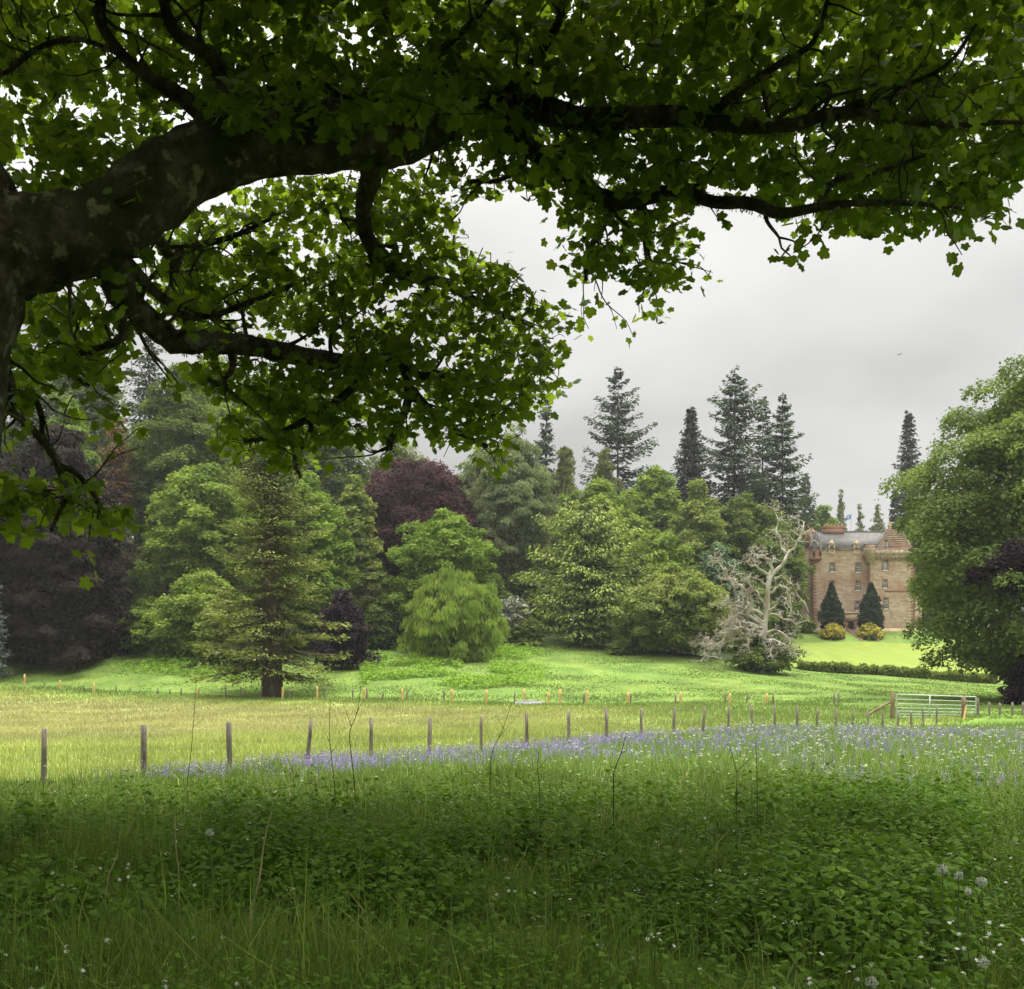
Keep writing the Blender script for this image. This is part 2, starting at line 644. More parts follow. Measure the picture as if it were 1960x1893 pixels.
def stone_mat(name, cols, red, bscale=1.0, redness=0.55):
    m, t, o = newmat(name)
    tcn = t.nodes.new('ShaderNodeTexCoord')
    mp = t.nodes.new('ShaderNodeMapping')
    mp.inputs['Rotation'].default_value = (math.radians(90), 0, 0)
    t.links.new(tcn.outputs['Object'], mp.inputs[0])
    nz = t.nodes.new('ShaderNodeTexNoise')
    nz.inputs['Scale'].default_value = 0.9
    t.links.new(mp.outputs[0], nz.inputs['Vector'])
    ad = t.nodes.new('ShaderNodeMix')
    ad.data_type = 'RGBA'
    ad.blend_type = 'ADD'
    ad.inputs[0].default_value = 0.30
    t.links.new(mp.outputs[0], ad.inputs[6])
    t.links.new(nz.outputs['Color'], ad.inputs[7])
    br = t.nodes.new('ShaderNodeTexBrick')
    br.inputs['Scale'].default_value = bscale
    br.inputs['Brick Width'].default_value = 0.72
    br.inputs['Row Height'].default_value = 0.30
    br.inputs['Mortar Size'].default_value = 0.022
    br.inputs['Mortar Smooth'].default_value = 0.4
    br.inputs['Bias'].default_value = -0.1
    br.offset = 0.45
    br.inputs['Color1'].default_value = (*cols[0], 1)
    br.inputs['Color2'].default_value = (*cols[1], 1)
    br.inputs['Mortar'].default_value = (*cols[2], 1)
    t.links.new(ad.outputs[2], br.inputs['Vector'])
    n1 = noise(t, 0.28, 5, 0.65)
    n2 = noise(t, 0.9, 6, 0.75, stretch=(0.5, 0.5, 2.2))
    n3 = noise(t, 1.15, 5, 0.7, stretch=(0.6, 0.6, 3.2))
    rf = ramp(t, n1, [(redness - 0.10, (0, 0, 0)), (redness + 0.10, (0.9, 0.9, 0.9))])
    c = mixc(t, rf, br.outputs['Color'], red)
    c = mixc(t, 1.0, c, ramp(t, n2, [(0.3, (0.70, 0.66, 0.62)), (0.7, (1.14, 1.14, 1.12))]), 'MULTIPLY')
    dk = ramp(t, n3, [(0.57, (0, 0, 0)), (0.66, (0.8, 0.8, 0.8))])
    c = mixc(t, dk, c, (0.16, 0.075, 0.045))
    princ(t, o, c, 0.9, 0.12, br.outputs['Fac'], 0.02)
    return m


STONE = stone_mat('pink_sandstone', ((0.46, 0.345, 0.255), (0.60, 0.48, 0.37), (0.55, 0.45, 0.35)), (0.40, 0.23, 0.155))
GABLEST = stone_mat('mottled_gable_stone', ((0.32, 0.235, 0.185), (0.44, 0.35, 0.28), (0.40, 0.33, 0.27)), (0.24, 0.15, 0.11), 1.0, 0.49)
REDSTONE = stone_mat('red_sandstone', ((0.24, 0.12, 0.08), (0.33, 0.185, 0.125), (0.36, 0.25, 0.18)), (0.22, 0.10, 0.065), 1.2, 0.6)
BUFF = noisemat('buff_sandstone', [(0.3, (0.40, 0.29, 0.16)), (0.55, (0.58, 0.45, 0.27)), (0.75, (0.68, 0.55, 0.36))], 1.6, bump_d=0.03)
GREYST = noisemat('lichened_stone', [(0.28, (0.20, 0.14, 0.10)), (0.5, (0.42, 0.32, 0.225)), (0.72, (0.54, 0.45, 0.34))], 2.0, bump_d=0.05)
SLATE = None
m_, t_, o_ = newmat('grey_slate')
tcn_ = t_.nodes.new('ShaderNodeTexCoord')
mp_ = t_.nodes.new('ShaderNodeMapping')
mp_.inputs['Rotation'].default_value = (math.radians(90), 0, 0)
t_.links.new(tcn_.outputs['Object'], mp_.inputs[0])
br_ = t_.nodes.new('ShaderNodeTexBrick')
br_.inputs['Scale'].default_value = 1.0
br_.inputs['Brick Width'].default_value = 0.34
br_.inputs['Row Height'].default_value = 0.20
br_.inputs['Mortar Size'].default_value = 0.012
br_.inputs['Color1'].default_value = (0.080, 0.076, 0.071, 1)
br_.inputs['Color2'].default_value = (0.115, 0.109, 0.102, 1)
br_.inputs['Mortar'].default_value = (0.11, 0.11, 0.11, 1)
t_.links.new(mp_.outputs[0], br_.inputs['Vector'])
n_ = noise(t_, 0.8, 6, 0.7)
c_ = mixc(t_, 1.0, br_.outputs['Color'], ramp(t_, n_, [(0.3, (0.72, 0.72, 0.70)), (0.7, (1.3, 1.28, 1.22))]), 'MULTIPLY')
princ(t_, o_, c_, 0.6, 0.3, br_.outputs['Fac'], 0.015)
SLATE = m_
WHITE = noisemat('white_paint', [(0.3, (0.68, 0.66, 0.62)), (0.7, (0.80, 0.79, 0.76))], 3.0, rough=0.5)
PANE = noisemat('window_glass', [(0.35, (0.015, 0.02, 0.025)), (0.65, (0.06, 0.07, 0.08))], 1.2, rough=0.08, spec=0.7)
BLIND = noisemat('pale_blind', [(0.3, (0.30, 0.33, 0.38)), (0.7, (0.42, 0.45, 0.50))], 1.2, rough=0.5)
DOORM = noisemat('dark_door_paint', [(0.3, (0.025, 0.012, 0.012)), (0.7, (0.05, 0.025, 0.022))], 4.0, rough=0.5)
BRICK = stone_mat('red_brick', ((0.29, 0.155, 0.11), (0.36, 0.21, 0.15), (0.38, 0.29, 0.23)), (0.26, 0.13, 0.09), 3.0, 0.6)
POT = noisemat('buff_clay', [(0.3, (0.55, 0.33, 0.12)), (0.7, (0.70, 0.47, 0.20))], 3.0)
LEAD = noisemat('lead', [(0.3, (0.12, 0.12, 0.12)), (0.7, (0.20, 0.20, 0.20))], 2.0, rough=0.6)
STEPM = noisemat('grey_step_stone', [(0.3, (0.12, 0.11, 0.11)), (0.6, (0.24, 0.22, 0.21)), (0.8, (0.40, 0.30, 0.22))], 2.5, bump_d=0.03)


def wall_open(G, x0, x1, z0, z1, y, openings, depth=0.28):
    """front wall plane at y facing -Y with rectangular openings and their reveals"""
    xs = sorted({x0, x1, *[a for o in openings for a in o[:2]]})
    zs = sorted({z0, z1, *[a for o in openings for a in o[2:]]})
    xs = [a for a in xs if x0 <= a <= x1]
    zs = [a for a in zs if z0 <= a <= z1]
    for i in range(len(xs) - 1):
        for j in range(len(zs) - 1):
            mxx, mz = (xs[i] + xs[i + 1]) / 2, (zs[j] + zs[j + 1]) / 2
            if any(o[0] < mxx < o[1] and o[2] < mz < o[3] for o in openings):
                continue
            G.add([(xs[i], y, zs[j]), (xs[i + 1], y, zs[j]), (xs[i + 1], y, zs[j + 1]), (xs[i], y, zs[j + 1])], [(0, 1, 2, 3)])
    for (a, b, c, d) in openings:
        e = y + depth
        G.add([(a, y, c), (a, e, c), (a, e, d), (a, y, d)], [(0, 1, 2, 3)])
        G.add([(b, y, c), (b, y, d), (b, e, d), (b, e, c)], [(0, 1, 2, 3)])
        G.add([(a, y, d), (a, e, d), (b, e, d), (b, y, d)], [(0, 1, 2, 3)])
        G.add([(a, y, c), (b, y, c), (b, e, c), (a, e, c)], [(0, 1, 2, 3)])


def sash(x0, x1, z0, z1, y, parent, nx_=3, nz_=4, glass=None, sill=True, margin=True):
    """a white sash window: frame with bars, the pane behind, the stone sill in front"""
    fr = Geo()
    t = 0.085
    yy = y + 0.16
    fr.box(x0, x0 + t, yy, yy + 0.08, z0, z1)
    fr.box(x1 - t, x1, yy, yy + 0.08, z0, z1)
    fr.box(x0 + t, x1 - t, yy, yy + 0.08, z0, z0 + t)
    fr.box(x0 + t, x1 - t, yy, yy + 0.08, z1 - t, z1)
    zm = (z0 + z1) / 2
    fr.box(x0 + t, x1 - t, yy - 0.02, yy + 0.06, zm - 0.04, zm + 0.04)
    for i in range(1, nx_):
        xm = x0 + t + (x1 - x0 - 2 * t) * i / nx_
        fr.box(xm - 0.022, xm + 0.022, yy + 0.01, yy + 0.05, z0 + t, z1 - t)
    for i in range(1, nz_):
        if i * 2 == nz_:
            continue
        zz = z0 + t + (z1 - z0 - 2 * t) * i / nz_
        fr.box(x0 + t, x1 - t, yy + 0.012, yy + 0.048, zz - 0.022, zz + 0.022)
    wo = fr.build('window', WHITE, parent)
    g = Geo()
    g.box(x0 + 0.02, x1 - 0.02, yy + 0.06, yy + 0.075, z0 + 0.02, z1 - 0.02)
    g.build('pane', glass or PANE, wo)
    if sill:
        g = Geo()
        g.box(x0 - 0.08, x1 + 0.08, y - 0.07, y + 0.15, z0 - 0.14, z0 - 0.002)
        g.build('sill', WHITE if nx_ > 2 else BUFF, wo)
    if margin:
        g = Geo()
        g.box(x0 - 0.17, x0 - 0.003, y - 0.025, y + 0.05, z0 - 0.1, z1 + 0.16)
        g.box(x1 + 0.003, x1 + 0.17, y - 0.025, y + 0.05, z0 - 0.1, z1 + 0.16)
        g.box(x0 - 0.003, x1 + 0.003, y - 0.025, y + 0.05, z1 + 0.003, z1 + 0.16)
        g.build('surround', REDSTONE, wo)
    return wo


main_w = [(445, 500, 835, 730), (760, 820, 840, 730), (440, 498, 1060, 950), (760, 815, 1060, 950), (755, 812, 1310, 1195), (295, 330, 1375, 1320)]
wing_w = [(1055, 1110, 830, 720), (1055, 1102, 1045, 945), (1065, 1115, 1300, 1165)]
MO = [(hx(a), hx(b), hz(c), hz(d)) for a, b, c, d in main_w]
WO = [(hx(a), hx(b), hz(c), hz(d)) for a, b, c, d in wing_w]
DO = (hx(665), hx(740), hz(1565), hz(1450))
EV = hz(556)
WY = -1.6       # the wing stands forward of the main front
DEPTH = 9.0
g = Geo()
XW = hx(900)
XR = hx(1442)
wall_open(g, 0, XW, -1.5, EV, 0, MO + [DO])
g.add([(0, 0, -1.5), (0, DEPTH, -1.5), (0, DEPTH, EV), (0, 0, EV)], [(0, 3, 2, 1)])
g.add([(0, DEPTH, -1.5), (XR, DEPTH, -1.5), (XR, DEPTH, EV), (0, DEPTH, EV)], [(0, 3, 2, 1)])
g.build('wall', STONE, house)
g = Geo()
PT = hz(585)
SL = [(hx(1348), hx(1364), hz(1036), hz(1008)), (hx(1350), hx(1358), hz(840), hz(775))]
wall_open(g, XW, XR, -1.5, hz(585), WY, WO + SL)
g.add([(XW, WY, -1.5), (XW, 0.0, -1.5), (XW, 0.0, hz(585)), (XW, WY, hz(585))], [(0, 3, 2, 1)])
g.add([(XR, WY, -1.5), (XR, DEPTH, -1.5), (XR, DEPTH, hz(585)), (XR, WY, hz(585))], [(0, 1, 2, 3)])
g.add([(a, WY + 0.27, c) for a in SL[0][:2] for c in SL[0][2:]], [(0, 2, 3, 1)])
g.add([(a, WY + 0.27, c) for a in SL[1][:2] for c in SL[1][2:]], [(0, 2, 3, 1)])
g.build('wing_wall', STONE, house)
for o in MO[:5]:
    sash(*o, 0.0, house)
sash(*MO[5], 0.0, house, 2, 2)
sash(*WO[0], WY, house, glass=BLIND)
for o in WO[1:]:
    sash(*o, WY, house)
# red quoins at the outer corners, alternating long and short
for (xq, yq, sgn, top) in ((0, 0, 1, hz(700)), (XR, WY, -1, hz(660))):
    g = Geo()
    z = -1.0
    i = 0
    while z < top - 0.3:
        h_ = 0.30
        ln = 0.75 if i % 2 else 0.38
        a, b = (xq - 0.02, xq + ln) if sgn > 0 else (xq - ln, xq + 0.02)
        g.box(a, b, yq - 0.02, yq + (0.4 if i % 2 else 0.75), z, z + h_ - 0.02)
        z += h_
        i += 1
    g.build('quoins', REDSTONE, house)
# door with its stone surround and the plain panel above
g = Geo()
dw = (DO[1] - DO[0])
g.box(DO[0], DO[1], 0.2, 0.27, DO[2], DO[3])
for i in range(2):
    for j in range(3):
        a = DO[0] + 0.1 + i * dw / 2
        c = DO[2] + 0.12 + j * 0.54
        g.box(a, a + dw / 2 - 0.2, 0.165, 0.2, c, c + 0.42)
dr = g.build('door', DOORM, house)
g = Geo()
g.box(DO[1] - 0.16, DO[1] - 0.09, 0.10, 0.2, DO[2] + 0.9, DO[2] + 0.99)
g.build('handle', LEAD, dr)
g = Geo()
g.box(DO[0] - 0.42, DO[0] - 0.003, -0.06, 0.2, -0.4, DO[3] + 0.05)
g.box(DO[1] + 0.003, DO[1] + 0.42, -0.06, 0.2, -0.4, DO[3] + 0.05)
g.box(DO[0] - 0.42, DO[1] + 0.42, -0.06, 0.2, DO[3] + 0.053, DO[3] + 0.25)
g.build('door_surround', REDSTONE, house)
g = Geo()
g.box(hx(605), hx(800), -0.10, 0.1, hz(1438), hz(1352))
g.box(hx(597), hx(808), -0.22, 0.1, hz(1350), hz(1328))
g.build('door_panel', BUFF, house)
g = Geo()
g.box(hx(1070), XR + 0.02, WY - 0.06, WY + 0.1, hz(1092), hz(1078))
g.build('string_course', REDSTONE, house)
g = Geo()
g.box(-0.12, hx(640), -0.14, 0.1, -1.5, hz(1532))
g.box(hx(760), XW - 0.01, -0.14, 0.1, -1.5, hz(1532))
g.box(XW - 0.1, XR + 0.12, WY - 0.14, WY + 0.1, -1.5, hz(1535))
g.build('plinth', BUFF, house)
# roof: pitched slate with ridge along the front
RZ = hz(322) + 0.32
xl, xr = hx(300), XR - 0.3
yr = DEPTH / 2
g = Geo()


def slab(P4, th=0.12):
    P4 = np.array(P4, float)
    n = np.cross(P4[1] - P4[0], P4[3] - P4[0])
    n = n / np.linalg.norm(n) * th
    g.hexa(np.vstack([P4 - n, P4]))


slab([(0.15, -0.18, EV + 0.02), (xr, -0.18, EV + 0.02), (xr, yr, RZ), (xl * 0.55, yr, RZ)])
slab([(xr, DEPTH + 0.18, EV + 0.02), (0.15, DEPTH + 0.18, EV + 0.02), (xl * 0.55, yr, RZ), (xr, yr, RZ)])
roof = g.build('roof', SLATE, house)
g = Geo()
g.box(xl * 0.5, xr + 0.05, yr - 0.14, yr + 0.14, RZ - 0.03, RZ + 0.13)
g.build('ridge', LEAD, roof)
g = Geo()
g.box(hx(350), hx(432), -0.32, -0.16, EV - 0.06, EV + 0.06)
g.box(hx(508), hx(732), -0.32, -0.16, EV - 0.06, EV + 0.06)
g.box(hx(808), XW, -0.32, -0.16, EV - 0.06, EV + 0.06)
g.build('gutter', LEAD, house)
g = Geo()
g.box(hx(350), hx(432), -0.12, 0.05, EV - 0.28, EV - 0.09)
g.box(hx(508), hx(732), -0.12, 0.05, EV - 0.28, EV - 0.09)
g.build('eaves_course', BUFF, house)
# end gables carrying the roof
for xg in (0.0, XR - 0.32):
    g = Geo()
    n_s = 9
    for k in range(n_s):
        z0_, z1_ = EV + (RZ - EV) * k / n_s, EV + (RZ - EV) * (k + 1) / n_s
        half = DEPTH / 2 * (1 - k / n_s) + 0.1
        g.box(xg + (0.35 if xg == 0 else 0.0), xg + (0.65 if xg == 0 else 0.34), yr - half, yr + half, z0_, z1_ + 0.16)
    g.build('gable', GABLEST, house)
# dormers breaking the eaves
for a, b in ((430, 505), (735, 805)):
    x0_, x1_ = hx(a), hx(b)
    xm = (x0_ + x1_) / 2
    z0_, z1_, zt = hz(620), hz(508), hz(455)
    g = Geo()
    op = (x0_ + 0.22, x1_ - 0.22, hz(608), hz(515))
    wall_open(g, x0_, x1_, z0_, z1_ + 0.05, -0.08, [op])
    g.add([(x0_, -0.08, z0_), (x0_, 2.4, z0_), (x0_, 2.4, z1_), (x0_, -0.08, z1_)], [(0, 3, 2, 1)])
    g.add([(x1_, -0.08, z0_), (x1_, 2.4, z0_), (x1_, 2.4, z1_), (x1_, -0.08, z1_)], [(0, 1, 2, 3)])
    g.hexa([(x0_ - 0.08, -0.12, z1_ + 0.05), (x1_ + 0.08, -0.12, z1_ + 0.05), (x1_ + 0.08, 0.2, z1_ + 0.05), (x0_ - 0.08, 0.2, z1_ + 0.05),
            (xm - 0.12, -0.12, zt), (xm + 0.12, -0.12, zt), (xm + 0.12, 0.2, zt), (xm - 0.12, 0.2, zt)])
    g.box(xm - 0.09, xm + 0.09, -0.04, 0.12, zt, zt + 0.28)
    dm = g.build('dormer', BUFF, house)
    g = Geo()
    g.hexa([(x0_ - 0.1, 0.2, z1_), (xm - 0.05, 0.2, zt - 0.1), (xm - 0.05, 3.0, zt - 0.1), (x0_ - 0.1, 3.0, z1_),
            (x0_ - 0.1, 0.2, z1_ + 0.1), (xm - 0.05, 0.2, zt), (xm - 0.05, 3.0, zt), (x0_ - 0.1, 3.0, z1_ + 0.1)])
    g.hexa([(xm + 0.05, 0.2, zt - 0.1), (x1_ + 0.1, 0.2, z1_), (x1_ + 0.1, 3.0, z1_), (xm + 0.05, 3.0, zt - 0.1),
            (xm + 0.05, 0.2, zt), (x1_ + 0.1, 0.2, z1_ + 0.1), (x1_ + 0.1, 3.0, z1_ + 0.1), (xm + 0.05, 3.0, zt)])
    g.build('dormer_roof', SLATE, dm)
    sash(*op, -0.08, house, 2, 4, glass=BLIND if a > 700 else PANE, margin=False)


def lathe(prof, cx_, cy_, sides=20):
    V, Fq = [], []
    for (r_, z_) in prof:
        for k in range(sides):
            a = 2 * math.pi * k / sides
            V.append((cx_ + r_ * math.cos(a), cy_ + r_ * math.sin(a), z_))
    for i in range(len(prof) - 1):
        for k in range(sides):
            k2 = (k + 1) % sides
            Fq.append((i * sides + k, i * sides + k2, (i + 1) * sides + k2, (i + 1) * sides + k))
    return V, Fq


# corner turret, corbelled out, with its conical slate cap
tx, ty, tr_ = hx(275), 0.55, hx(350) - hx(275)
g = Geo()
g.add(*lathe([(0.25, hz(735)), (tr_ * 0.72, hz(712)), (tr_ * 0.74, hz(704)), (tr_ * 0.9, hz(700)), (tr_ * 0.9, hz(690)), (tr_ * 1.06, hz(686)), (tr_ * 1.06, hz(674)), (tr_, hz(672)), (tr_, hz(542))], tx, ty))
tu = g.build('turret', REDSTONE, house)
g = Geo()
g.add(*lathe([(tr_ * 1.12, hz(547)), (tr_ * 1.10, hz(538)), (tr_ * 0.62, hz(430)), (0.22, hz(338)), (0.04, hz(328))], tx + 0.12, ty))
g.build('turret_roof', SLATE, tu)
for dx in (-0.25, 0.35):
    g = Geo()
    g.box(tx + dx * tr_ * 1.7 - 0.14, tx + dx * tr_ * 1.7 + 0.14, ty - tr_ - 0.05, ty - tr_ * 0.8, hz(640), hz(560))
    g.build('turret_window', PANE, tu)
# wing: parapet walk on corbels with rounded corners, stepped gable behind it
g = Geo()
x0_, x1_ = hx(848), hx(1495)
yp = WY - 0.55
for (a, b, c, d) in ((x0_, x1_, hz(655), hz(585)), (x0_ + 0.05, x1_ - 0.05, hz(670), hz(656))):
    g.box(a, b, yp + (0.0 if d > hz(600) else 0.1), WY + 3.6, c, d)
g.box(x0_ - 0.06, x1_ + 0.06, yp - 0.07, WY + 3.65, hz(585), hz(576))
par = g.build('parapet', GREYST, house)
for (cx_, sg) in ((x0_ + 0.75, 1), (x1_ - 0.75, -1)):
    g = Geo()
    g.add(*lathe([(0.2, hz(742)), (0.55, hz(722)), (0.62, hz(705)), (0.85, hz(700)), (0.9, hz(672)), (1.0, hz(668)), (1.02, hz(585)), (1.06, hz(574)), (0.8, hz(573)), (0.0, hz(572))], cx_, yp + 0.62))
    g.build('bartizan', GREYST, house)
xx = x0_ + 1.7
while xx < x1_ - 1.6:
    g = Geo()
    g.box(xx, xx + 0.24, yp + 0.08, WY + 0.05, hz(690), hz(671))
    g.box(xx, xx + 0.24, yp + 0.26, WY + 0.05, hz(705), hz(690) - 0.002)
    g.build('corbel', GREYST, house)
    xx += 0.52
yg = WY + 0.9
g = Geo()
ga, gb, gm = hx(985), hx(1455), hx(1165)
n_s = 10
zb_, zt_ = hz(590), hz(326)
op = (hx(1098), hx(1138), hz(572), hz(474))
cols_ = []
for k in range(n_s):
    f0, f1 = k / n_s, (k + 1) / n_s
    a = ga + (gm - 0.45 - ga) * f0 ** 0.8
    b = gb + (gm + 0.75 - gb) * f0 ** 1.15
    z0_, z1_ = zb_ + (zt_ - zb_) * f0, zb_ + (zt_ - zb_) * f1
    segs = [(a, b)]
    if z0_ < op[3] and z1_ > op[2]:
        segs = [(a, op[0]), (op[1], b)]
    for (p, q) in segs:
        g.box(p, q, yg, yg + 0.5, z0_, z1_)
    g.box(a - 0.03, a + 0.32, yg - 0.012, yg + 0.52, z1_ + 0.001, z1_ + 0.09)
g.build('stepped_gable', GABLEST, house)
sash(*op, yg, house, 2, 4, margin=False)
g = Geo()
slab([(ga + 0.2, yg + 0.4, zb_), (gm, yg + 0.4, zt_ - 0.1), (gm, yr + 1, zt_ - 0.1), (ga + 0.2, yr + 1, zb_)], -0.12)
slab([(gm, yg + 0.4, zt_ - 0.1), (gb - 0.2, yg + 0.4, zb_), (gb - 0.2, yr + 1, zb_), (gm, yr + 1, zt_ - 0.1)], -0.12)
g.build('wing_roof', SLATE, house)
# lower link of wall between the main front and the wing at roof level
g = Geo()
g.box(hx(870), hx(1000), -0.12, 0.5, EV - 0.5, hz(505))
g.box(hx(862), hx(1008), -0.2, 0.56, hz(505) + 0.002, hz(495))
g.build('parapet_link', GABLEST, house)


def stack(x0_, x1_, y0_, y1_, z0_, z1_, npot, mat, name='chimney'):
    g = Geo()
    g.box(x0_, x1_, y0_, y1_, z0_, z1_ - 0.34)
    g.box(x0_ - 0.09, x1_ + 0.09, y0_ - 0.09, y1_ + 0.09, z1_ - 0.338, z1_ - 0.18)
    g.box(x0_ - 0.03, x1_ + 0.03, y0_ - 0.03, y1_ + 0.03, z1_ - 0.178, z1_)
    c = g.build(name, mat, roof)
    for k in range(npot):
        xp = x0_ + (x1_ - x0_) * (k + 0.5) / npot
        g = Geo()
        g.add(*lathe([(0.19, z1_ + 0.002), (0.17, z1_ + 0.38), (0.22, z1_ + 0.40), (0.22, z1_ + 0.47), (0.13, z1_ + 0.47)], xp, (y0_ + y1_) / 2, 10))
        g.build('chimney_pot', POT, roof)


stack(hx(447), hx(703), yr - 0.6, yr + 0.6, RZ - 0.8, hz(240), 6, BRICK)
stack(hx(232), hx(282), yr - 1.0, yr + 0.4, EV + 1.0, hz(262), 1, BRICK)
stack(hx(308), hx(334), yr - 0.4, yr + 0.4, RZ - 0.8, hz(285), 1, BUFF)
stack(hx(1146), hx(1182), yg + 0.02, yg + 0.48, zt_, hz(262), 1, BUFF)
stack(hx(1338), hx(1385), yr - 0.7, yr + 0.7, RZ - 1.6, hz(340), 0, BRICK)
# low wing behind, right
g = Geo()
g.box(XR + 0.01, XR + 3.2, 3.2, 8.2, -1.5, hz(1030))
g.build('rear_wing', STONE, house)
g = Geo()
g.hexa([(XR + 0.02, 2.9, hz(1032)), (XR + 3.3, 2.9, hz(1032)), (XR + 3.3, 8.4, hz(1032)), (XR + 0.02, 8.4, hz(1032)),
        (XR + 0.02, 5.6, hz(950)), (XR + 3.3, 5.6, hz(950)), (XR + 3.3, 5.8, hz(950)), (XR + 0.02, 5.8, hz(950))])
g.build('rear_roof', SLATE, house)
g = Geo()
g.box(hx(1530), hx(1572), 5.2, 6.0, hz(1030), hz(890))
g.box(hx(1524), hx(1578), 5.1, 6.1, hz(889), hz(878))
g.add(*lathe([(0.17, hz(877)), (0.15, hz(845)), (0.2, hz(843)), (0.1, hz(838))], hx(1551), 5.6, 10))
g.build('rear_chimney', BUFF, house)
# flag on its pole
g = Geo()
g.add(*lathe([(0.055, RZ - 0.3), (0.04, hz(70)), (0.09, hz(68)), (0.09, hz(60)), (0.02, hz(58))], hx(800), yr, 8))
fp = g.build('flagpole', WHITE, house)
nu, nv = 14, 8
FV = []
for j in range(nv):
    for i in range(nu):
        s, t = i / (nu - 1), j / (nv - 1)
        FV.append((hx(798) - s * 1.05, yr + 0.12 * math.sin(s * 7 + t), hz(85) - t * 0.85 - s * s * 0.55 - 0.06 * math.sin(s * 9)))
q0 = (np.arange(nv - 1)[:, None] * nu + np.arange(nu - 1)[None, :]).ravel()
m_, t_, o_ = newmat('flag_cloth')
princ(t_, o_, (0.09, 0.26, 0.52), 0.8, 0.1)
fl = mesh('flag', FV, np.stack([q0, q0 + 1, q0 + nu + 1, q0 + nu], 1), m_, fp, smooth=True)
FW = np.array(FV).reshape(nv, nu, 3)
gs = Geo()
for sgn in (1, -1):                      # pale diagonal cross on the blue
    for i in range(nu - 1):
        for off in (-0.008,):
            t0 = (i / (nu - 1)) * (nv - 1)
            t1 = ((i + 1) / (nu - 1)) * (nv - 1)
            if sgn < 0:
                t0, t1 = nv - 1 - t0, nv - 1 - t1

            def samp(s, t):
                t = min(max(t, 0), nv - 1)
                j = min(int(t), nv - 2)
                return FW[j, s] * (1 - (t - j)) + FW[j + 1, s] * (t - j)
            P = [samp(i, t0 - 0.45), samp(i + 1, t1 - 0.45), samp(i + 1, t1 + 0.45), samp(i, t0 + 0.45)]
            gs.add([(p[0], p[1] + off * (1 if sgn > 0 else 1.6), p[2]) for p in P], [(0, 1, 2, 3)])
gs.build('flag_cross', WHITE, fl)
# stone steps down from the door through the bank
sp0, sp1 = at(1640, 1208.6, 187.0), at(1640, 1231, 179.6)
stp = thing('stone_steps', 'short flight of grey stone steps between two golden bushes', 'steps', (HB[0] + hx(703), 187.0, sp0[2]))
nst = 9
for k in range(nst):
    g = Geo()
    zz = (sp1[2] - sp0[2]) * k / (nst - 1) + 0.30
    g.box(-1.3, 1.3, -0.82 * (k + 1) + 0.003, -0.82 * k + (2.6 if k == 0 else 0), zz - 1.0, zz)
    g.build('step', STEPM, stp)
dzs = sp1[2] - sp0[2]
for sx in (-1.62, 1.32):
    g = Geo()
    g.hexa([(sx, -7.4, dzs - 1.0), (sx + 0.3, -7.4, dzs - 1.0), (sx + 0.3, 0.2, -0.9), (sx, 0.2, -0.9),
            (sx, -7.4, dzs + 0.55), (sx + 0.3, -7.4, dzs + 0.55), (sx + 0.3, 0.2, 0.6), (sx, 0.2, 0.6)])
    g.build('side_wall', REDSTONE, stp)

# ------------------------------------------------------------------ trees
DOME = [(0, .55), (.12, .85), (.35, 1.0), (.6, .95), (.8, .74), (.93, .42), (1, .05)]
TALL = [(0, .5), (.2, .9), (.45, 1.0), (.7, .8), (.88, .45), (1, .04)]
BALL = [(0, .25), (.15, .7), (.4, 1.0), (.6, 1.0), (.8, .78), (.93, .45), (1, .05)]
MOUND = [(0, 1.0), (.3, 1.0), (.6, .82), (.85, .5), (1, .05)]
CONE = [(0, 1.0), (.3, .86), (.6, .55), (.85, .22), (1, .01)]
PX = 1 / 1027.0      # size of a picture point per metre of distance


def trunk_geo(H, r0, r, lean=0.03, nlimb=6, R=3, frac=0.75):
    G = Geo()
    top = np.array([r.normal(0, lean) * H, r.normal(0, lean) * H, H * frac])
    pts = [np.array([0, 0, -0.6]), np.array([0, 0, 0.12 * H]), top * 0.5 + [0, 0, 0], top]
    G.add(*tube(pts, [r0 * 1.35, r0, r0 * 0.7, r0 * 0.2], 8, 3))
    for k in range(nlimb):
        f = r.uniform(0.3, 0.85)
        p0 = pts[1] + (top - pts[1]) * max(0, (f - 0.15))
        a = r.uniform(0, 2 * math.pi)
        ln = R * r.uniform(0.5, 0.8)
        p1 = p0 + np.array([math.cos(a) * ln * 0.5, math.sin(a) * ln * 0.5, ln * 0.3])
        p2 = p0 + np.array([math.cos(a) * ln, math.sin(a) * ln, ln * 0.75])
        G.add(*tube([p0, p1, p2], [r0 * 0.4, r0 * 0.26, r0 * 0.06], 6, 3))
    return G


